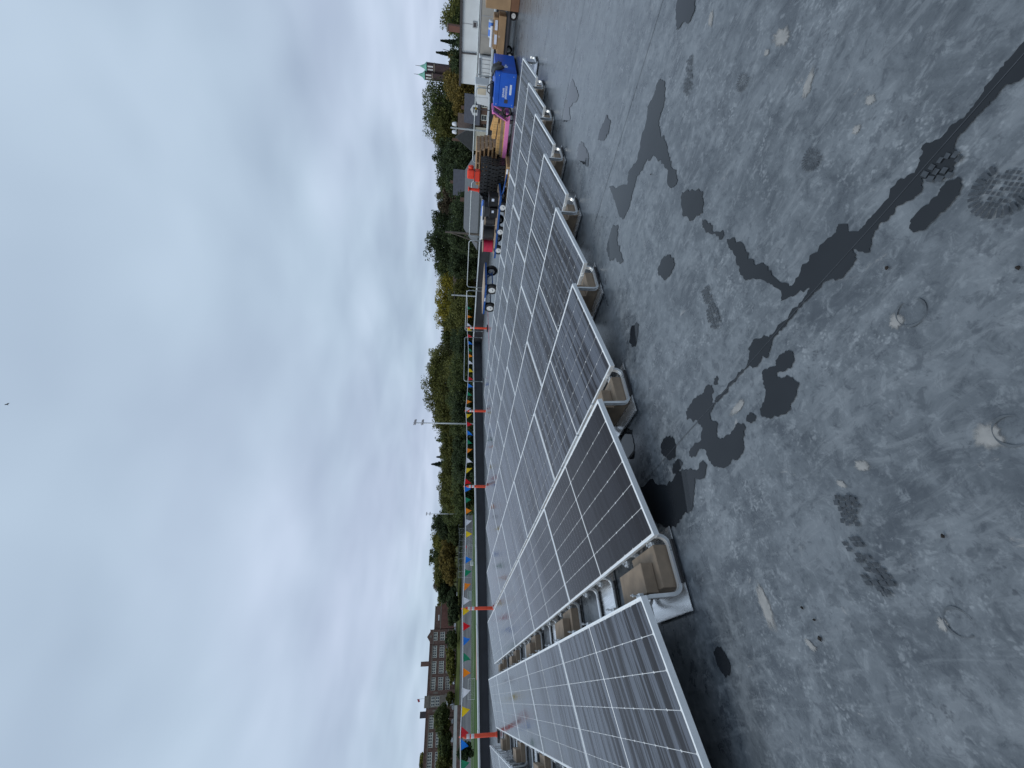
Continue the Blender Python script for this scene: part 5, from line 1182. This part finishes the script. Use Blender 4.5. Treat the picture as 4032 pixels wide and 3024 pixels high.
for i, (dx, dy, zt) in enumerate(((1.2, -2.15, 24.7), (-.3, 1.6, 25.7))):
    tw = obj('tower', MB().box((dx - 1.75, dy - 1.75, 0), (dx + 1.75, dy + 1.75, zt + 2)), 'brick_church', t)
    obj('stone_band', MB().box((dx - 1.85, dy - 1.85, zt - 2.6), (dx + 1.85, dy + 1.85, zt - 2.0)), 'limestone', tw)
    for s_ in (-.75, .75): obj('belfry_opening', MB().box((dx - 1.80, dy + s_ - .36, zt - 1.6), (dx - 1.751, dy + s_ + .36, zt + 1.4)), 'siding_white', tw)
    obj('spire', MB().add([(dx - 2.0, dy - 2.0, zt + 2.01), (dx + 2.0, dy - 2.0, zt + 2.01), (dx + 2.0, dy + 2.0, zt + 2.01), (dx - 2.0, dy + 2.0, zt + 2.01), (dx - .9, dy - .9, zt + 3.4), (dx + .9, dy - .9, zt + 3.4), (dx + .9, dy + .9, zt + 3.4), (dx - .9, dy + .9, zt + 3.4), (dx, dy, zt + 6.3)], [(3, 2, 1, 0), (0, 1, 5, 4), (1, 2, 6, 5), (2, 3, 7, 6), (3, 0, 4, 7), (4, 5, 8), (5, 6, 8), (6, 7, 8), (7, 4, 8)]), 'copper_green', tw)
    obj('finial', MB().cyl((dx, dy, zt + 6.0), (dx, dy, zt + 8.4), .14, 6, .06), 'brick_church', tw)
obj('nave', MB().add([(0, -6, 0), (24, -6, 0), (24, 6, 0), (0, 6, 0), (0, -6, 10), (24, -6, 10), (24, 6, 10), (0, 6, 10), (0, 0, 15), (24, 0, 15)], [(0, 3, 7, 8, 4), (1, 5, 9, 6, 2), (0, 4, 5, 1), (3, 2, 6, 7), (4, 8, 9, 5), (8, 7, 6, 9)]), 'brick_church', t)
t = thing('brick_chimney', 'plain brick chimney stack behind the white building', 'chimney', (72.5, 13.5, -8)); obj('stack', MB().box((-.5, -.33, 0), (.5, .33, 12.2)), 'brick_gym', t); obj('cap', MB().box((-.56, -.39, 12.201), (.56, .39, 12.4)), 'limestone', t)
t = thing('bird', 'small grey bird high in the cloudy sky', 'bird', (32.1, 47.8, 57.7), .6); t.scale = (.62, .62, .62)
obj('body', MB().lathe([(.01, -.22), (.05, -.15), (.075, 0), (.06, .12), (.035, .18), (.045, .22), (.01, .28)], 10, 'y'), 'bird_grey', t, smooth=True)
for s_ in (-1, 1): obj('wing', MB().add([(s_ * .05, -.10, .02), (s_ * .05, .12, .02), (s_ * .30, .08, .14), (s_ * .55, -.06, .10), (s_ * .30, -.10, .13), (s_ * .05, -.10, .005), (s_ * .05, .12, .005), (s_ * .30, .08, .125), (s_ * .55, -.06, .092), (s_ * .30, -.10, .115)], [(0, 1, 2, 3, 4), (9, 8, 7, 6, 5), (0, 5, 6, 1), (1, 6, 7, 2), (2, 7, 8, 3), (3, 8, 9, 4), (4, 9, 5, 0)]), 'bird_grey', t)

# ---- trees
TREES = [(133.3, 23.0, -8, 7.6, 2.9, 'olive'),
 (128.5, 24.7, -8, 7.2, 2.4, 'green'),
 (193.4, 36.8, -8, 11.6, 5.5, 'olive'),
 (136.4, 28.9, -8, 5.2, 2.9, 'dark'),
 (181.1, 41.0, -8, 11.1, 1.5, 'spruce'),
 (180.4, 44.3, -8, 12.7, 1.5, 'spruce'),
 (148.1, 37.3, -8, 6.5, 3.7, 'dark'),
 (151.2, 42.6, -8, 10.0, 4.2, 'gold'),
 (141.5, 43.9, -8, 7.8, 4.2, 'gold'),
 (170.1, 55.3, -8, 17.3, 5.9, 'green'),
 (176.9, 62.6, -8, 18.8, 6.2, 'green'),
 (163.0, 61.9, -8, 15.7, 5.5, 'olive'),
 (169.9, 68.3, -8, 14.2, 4.0, 'green'),
 (139.9, 60.2, -8, 12.0, 3.7, 'dark'),
 (150.1, 69.6, -8, 12.2, 5.1, 'dark'),
 (155.6, 78.4, -8, 13.3, 4.4, 'green'),
 (120.1, 50.3, -8, 7.4, 3.1, 'dark'),
 (121.7, 58.0, -8, 6.5, 4.2, 'dark'),
 (136.5, 74.8, -8, 11.7, 3.5, 'brown'),
 (137.2, 80.6, -8, 13.7, 3.7, 'dark'),
 (128.5, 81.1, -8, 13.5, 4.0, 'dark'),
 (120.3, 81.1, -8, 14.0, 4.7, 'dark'),
 (120.4, 86.7, -8, 13.0, 3.9, 'green'),
 (98.9, 55.7, -8, 5.6, 3.9, 'dark'),
 (90.0, 57.1, -8, 4.9, 4.0, 'dark'),
 (97.3, 71.0, -8, 5.6, 3.1, 'dark'),
 (164.7, 126.8, -8, 13.0, 3.1, 'dark'),
 (141.8, 113.5, -8, 11.6, 4.4, 'yellow'),
 (142.0, 121.5, -8, 12.6, 5.1, 'yellow'),
 (132.0, 122.1, -8, 13.1, 4.9, 'yellow'),
 (124.5, 119.8, -8, 8.6, 3.7, 'olive'),
 (119.2, 99.7, -8, 6.0, 5.1, 'olive'),
 (130.8, 133.0, -8, 8.5, 4.5, 'rust'),
 (142.4, 144.0, -8, 10.5, 1.9, 'spruce'),
 (131.8, 140.8, -8, 9.4, 2.9, 'spruce'),
 (108.8, 114.3, -8, 4.8, 4.3, 'dark'),
 (116.8, 132.8, -8, 16.3, 4.3, 'airy'),
 (107.3, 128.4, -8, 16.3, 4.2, 'olive'),
 (94.7, 122.0, -8, 15.3, 5.6, 'olive'),
 (92.4, 127.7, -8, 14.7, 5.3, 'olive'),
 (91.6, 135.9, -8, 12.6, 4.5, 'olive'),
 (90.5, 109.0, -8, 7.2, 5.3, 'olive'),
 (78.5, 110.0, -8, 5.3, 5.0, 'green'),
 (94.7, 149.2, -8, 11.5, 4.3, 'olive'),
 (95.0, 160.2, -8, 10.7, 5.1, 'green'),
 (96.8, 170.3, -8, 10.9, 2.1, 'spruce'),
 (86.7, 161.3, -8, 8.9, 5.0, 'olive'),
 (88.6, 178.3, -8, 12.9, 3.5, 'spruce'),
 (94.5, 182.4, -8, 10.9, 2.6, 'spruce'),
 (77.1, 162.6, -8, 8.5, 4.8, 'olive'),
 (74.5, 167.2, -8, 9.4, 5.0, 'olive'),
 (72.6, 175.1, -8, 8.5, 4.0, 'olive'),
 (75.8, 138.0, -8, 3.5, 6.7, 'dark'),
 (65.7, 143.1, -8, 3.0, 6.7, 'green'),
 (81.6, 130.9, -8, 4.1, 5.3, 'green'),
 (85.9, 221.3, -6.1, 8.6, 5.6, 'olive'),
 (81.2, 206.0, -7.8, 4.6, 5.9, 'green'),
 (85.8, 252.0, -3.0, 14.8, 6.2, 'dark'),
 (79.7, 240.8, -4.3, 5.3, 8.1, 'green'),
 (86.3, 238.5, -4.3, 4.9, 4.5, 'green'),
 (80.8, 270.6, -2, 16.0, 6.5, 'yolive'),
 (72.8, 275.5, -2, 15.8, 7.2, 'green'),
 (69.3, 257.0, -3.0, 9.7, 8.3, 'gold'),
 (64.2, 271.2, -2, 14.0, 6.2, 'olive'),
 (59.7, 255.6, -3.4, 7.5, 6.6, 'gold'),
 (77.7, 255.9, -2.9, 3.0, 3.9, 'dark'),
 (58.5, 281.4, -2, 14.0, 4.8, 'brown'),
 (52.6, 277.5, -2, 10.8, 5.4, 'dark'),
 (44.9, 258.6, -3.4, 4.3, 5.0, 'dark'),
 (37.7, 257.2, -3.7, 3.1, 4.9, 'dark'),
 (55.1, 320.2, -2, 11.9, 4.4, 'yolive'),
 (27.4, 273.6, -2.1, 4.5, 3.3, 'dark'),
 (24.9, 261.3, -3.4, 2.5, 3.4, 'green'),
 (17.4, 276.9, -2, 3.8, 6.4, 'yolive'),
 (10.8, 274.8, -2.1, 2.0, 3.5, 'yolive'),
 (-7.5, 269.9, -2.6, 9.0, 5.2, 'green'),
 (-10.6, 271.1, -2.5, 7.5, 3.9, 'olive'),
 (-18.6, 266.9, -2.9, 6.1, 4.9, 'green'),
 (-23.6, 266.6, -2.9, 7.0, 4.9, 'olive'),
 (-29.4, 371.4, -2, 18.9, 5.1, 'yolive'),
 (-33.7, 371.1, -2, 19.0, 4.2, 'olive'),
 (-14.8, 190.6, -8, -1.7, 2.0, 'dark'),
 (0.4, 277.5, -2, 2.9, 2.7, 'olive'),
 (149.9, 113.3, -8.0, 12.7, 6.1, 'dark'),
 (130.1, 128.4, -8.0, 9.8, 5.0, 'olive'),
 (129.5, 135.9, -8.0, 11.0, 5.2, 'green'),
 (122.7, 135.3, -8.0, 11.7, 5.0, 'olive'),
 (101.9, 157.4, -8.0, 12.2, 5.2, 'green'),
 (94.5, 156.1, -8.0, 9.9, 5.0, 'olive'),
 (90.8, 175.4, -8.0, 10.1, 6.0, 'green'),
 (77.8, 192.3, -8.0, 9.0, 5.5, 'olive'),
 (79.2, 213.2, -7.1, 7.9, 6.0, 'green'),
 (170.1, 91.5, -8.0, 13.7, 4.3, 'dark'),
 (173.8, 72.6, -8.0, 13.1, 4.5, 'dark'),
 (66.6, 96.9, -8.0, 3.7, 5.8, 'dark'),
 (73.6, 91.7, -8.0, 4.3, 5.8, 'green'),
 (87.0, 93.4, -8.0, 4.0, 5.5, 'dark'),
 (94.2, 86.3, -8.0, 4.7, 5.5, 'olive'),
 (56.0, 114.5, -8.0, 2.5, 6.2, 'dark'),
 (51.6, 127.4, -8.0, 2.6, 5.8, 'green')]
KN = {'dark': 'dense dark green', 'green': 'mid green', 'olive': 'olive green', 'yolive': 'yellowish green', 'yellow': 'yellow turning', 'gold': 'golden brown', 'rust': 'rusty brown', 'brown': 'thin brown', 'spruce': 'pointed spruce', 'airy': 'airy pale'}
def leaf_mesh(kind, H_, rad, zlow, seed, dist):
    rg = np.random.default_rng(seed)
    sz = 0.14 + 0.00105 * dist
    if kind in ('spruce',): sz *= .8
    area = rad * (H_ - zlow)
    n = int(min(12000, max(1500, 44 * area / (sz * sz)))) 
    if kind == 'airy': n = int(n * .45)
    if kind == 'brown': n = int(n * .6)
    ncl = max(40, int(n / 75))
    if kind == 'spruce':
        t_ = rg.random(n) ** 1.35; zz = zlow + (H_ - zlow) * t_; ring = np.floor(t_ * 16) / 16
        rr_ = rad * (1 - t_) * (.55 + .45 * rg.random(n)) * (.75 + .5 * np.abs(np.sin(16 * PI * t_))) + .05
        a = rg.random(n) * 2 * PI
        P = np.stack([rr_ * np.cos(a), rr_ * np.sin(a), zz - .25 * rr_], 1)
    else:
        # clumps on and inside an uneven ellipsoid
        u = rg.normal(size=(ncl, 3)); u /= np.linalg.norm(u, axis=1)[:, None]
        rr_ = (.30 + .70 * rg.random(ncl) ** .45)[:, None]
        half_ = (H_ - zlow) / 2
        lob = 1 + .22 * np.sin(3.1 * np.arctan2(u[:, 1], u[:, 0]) + seed) + .16 * np.sin(5 * u[:, 2] + seed * 1.7)
        cen = u * rr_ * np.array([rad, rad, half_]) * lob[:, None] * .82
        cen[:, 2] += zlow + half_
        cr_ = (.17 + .17 * rg.random(ncl)) * min(rad, half_) + .10
        idx = rg.integers(0, ncl, n)
        off = rg.normal(size=(n, 3)); off /= np.maximum(np.linalg.norm(off, axis=1)[:, None], 1e-6); off *= (rg.random(n) ** .40)[:, None]
        P = cen[idx] + off * cr_[idx][:, None] * np.array([1.15, 1.15, .8])
        P[:, 2] = np.minimum(P[:, 2], H_ + .15)
    nv = rg.normal(size=(n, 3)); nv[:, 2] = np.abs(nv[:, 2]) + .35; nv /= np.linalg.norm(nv, axis=1)[:, None]
    ta = np.cross(nv, rg.normal(size=(n, 3))); ta /= np.maximum(np.linalg.norm(ta, axis=1)[:, None], 1e-6); tb = np.cross(nv, ta)
    s1 = (sz * (.6 + .8 * rg.random(n)))[:, None]; s2 = s1 * (.55 + .3 * rg.random(n))[:, None]
    V = np.stack([P - ta * s1, P - tb * s2 * .8 + ta * s1 * .1, P + ta * s1, P + tb * s2 * .8 - ta * s1 * .1], 1).reshape(-1, 3)
    me = bpy.data.meshes.new('crown'); me.vertices.add(4 * n); me.loops.add(4 * n); me.polygons.add(n)
    me.vertices.foreach_set('co', V.astype(np.float32).ravel()); me.loops.foreach_set('vertex_index', np.arange(4 * n, dtype=np.int32))
    me.polygons.foreach_set('loop_start', np.arange(0, 4 * n, 4, dtype=np.int32)); me.polygons.foreach_set('loop_total', np.full(n, 4, dtype=np.int32))
    me.update(); me.materials.append(LEAF[kind]); return me
def tree(i, x, y, z0, zt, rad, kind, label):
    H_ = zt - z0; D = math.hypot(x - CX0, y - CY0); rn = random.Random(i)
    t = thing('spruce_tree' if kind == 'spruce' else 'tree', label, 'tree', (x, y, z0 - .1), 0, 'trees around the roof')
    low = .02 * H_ if kind == 'spruce' else (.10 if H_ < 8 else .22) * H_
    b = MB(); b.cyl((0, 0, 0), (rn.uniform(-.2, .2), rn.uniform(-.2, .2), H_ * .45), .035 * H_ * .6, 8, .018 * H_)
    for k in range(5):
        a = rn.uniform(0, 6.28); z = H_ * rn.uniform(.25, .5); e = rad * rn.uniform(.5, .85)
        b.cyl((0, 0, z), (e * math.cos(a), e * math.sin(a), min(H_ * .92, z + H_ * rn.uniform(.2, .42))), .011 * H_, 6, .003 * H_)
    obj('trunk', b, 'bark', t)
    obj('crown', leaf_mesh(kind, H_, rad * (1.9 if kind == 'spruce' else 1.32), low, i + 11, D), None, t)
    return t
LM = [(-9e9, 'TBD')]
def bearing(x, y): return math.degrees(math.atan2(x - CX0, y - CY0))
ZONES = [(-20, -0.5, 'before the lower school half'), (-.5, 9.5, 'before the upper school half'), (9.5, 13.2, 'beside the gymnasium'), (13.2, 18.6, 'behind the backstop fence'), (18.6, 22.5, 'near the far floodlight'),
         (22.5, 33.5, 'just below the near floodlight'), (33.5, 44.5, 'just above the near floodlight'), (44.5, 52.5, 'behind the first pennants'), (52.5, 63, 'behind the grey hip roof'), (63, 70, 'above the pallets'), (70, 76.5, 'above the blue box'), (76.5, 95, 'above the white building')]
cnt = {}
order = sorted(range(len(TREES)), key=lambda j: bearing(TREES[j][0], TREES[j][1]))
labs = {}
for j in order:
    x, y, z0, zt, r_, k = TREES[j]; bz = bearing(x, y)
    zn = next(q_ for q_ in ZONES if q_[0] <= bz < q_[1])[2]
    labs.setdefault((k, zn), []).append(j)
LABEL = {}
for (k, zn), js in labs.items():
    for n_, j in enumerate(js):
        LABEL[j] = '%s tree %s' % (KN[k], zn) if len(js) == 1 else '%s tree %s, %s of %s from the foot' % (KN[k], zn, ORD[n_], NUM[len(js) - 1])
for j, (x, y, z0, zt, r_, k) in enumerate(TREES):
    tree(j, x, y, z0, zt, r_, k, LABEL[j])
# far wooded skyline that closes the gaps
rg = np.random.default_rng(5); n = 9000
a = rg.uniform(-.35, 1.75, n); D = rg.uniform(330, 400, n); zz = -2 + (9.5 + 2.5 * np.sin(a * 23) + 1.5 * np.sin(a * 57)) * rg.random(n) ** .7
P = np.stack([CX0 + D * np.sin(a), CY0 + D * np.cos(a), zz], 1); nv = rg.normal(size=(n, 3)); nv /= np.linalg.norm(nv, axis=1)[:, None]
ta = np.cross(nv, rg.normal(size=(n, 3))); ta /= np.linalg.norm(ta, axis=1)[:, None]; tb = np.cross(nv, ta); s1 = rg.uniform(.9, 1.9, n)[:, None]
V = np.stack([P - ta * s1, P - tb * s1 * .7, P + ta * s1, P + tb * s1 * .7], 1).reshape(-1, 3)
me = bpy.data.meshes.new('far_woodland'); me.vertices.add(4 * n); me.loops.add(4 * n); me.polygons.add(n)
me.vertices.foreach_set('co', V.astype(np.float32).ravel()); me.loops.foreach_set('vertex_index', np.arange(4 * n, dtype=np.int32))
me.polygons.foreach_set('loop_start', np.arange(0, 4 * n, 4, dtype=np.int32)); me.polygons.foreach_set('loop_total', np.full(n, 4, dtype=np.int32)); me.update(); me.materials.append(LEAF['olive'])
tag(obj('far_woodland', me), 'far-off band of woodland on the horizon', 'woodland', None, 'stuff')
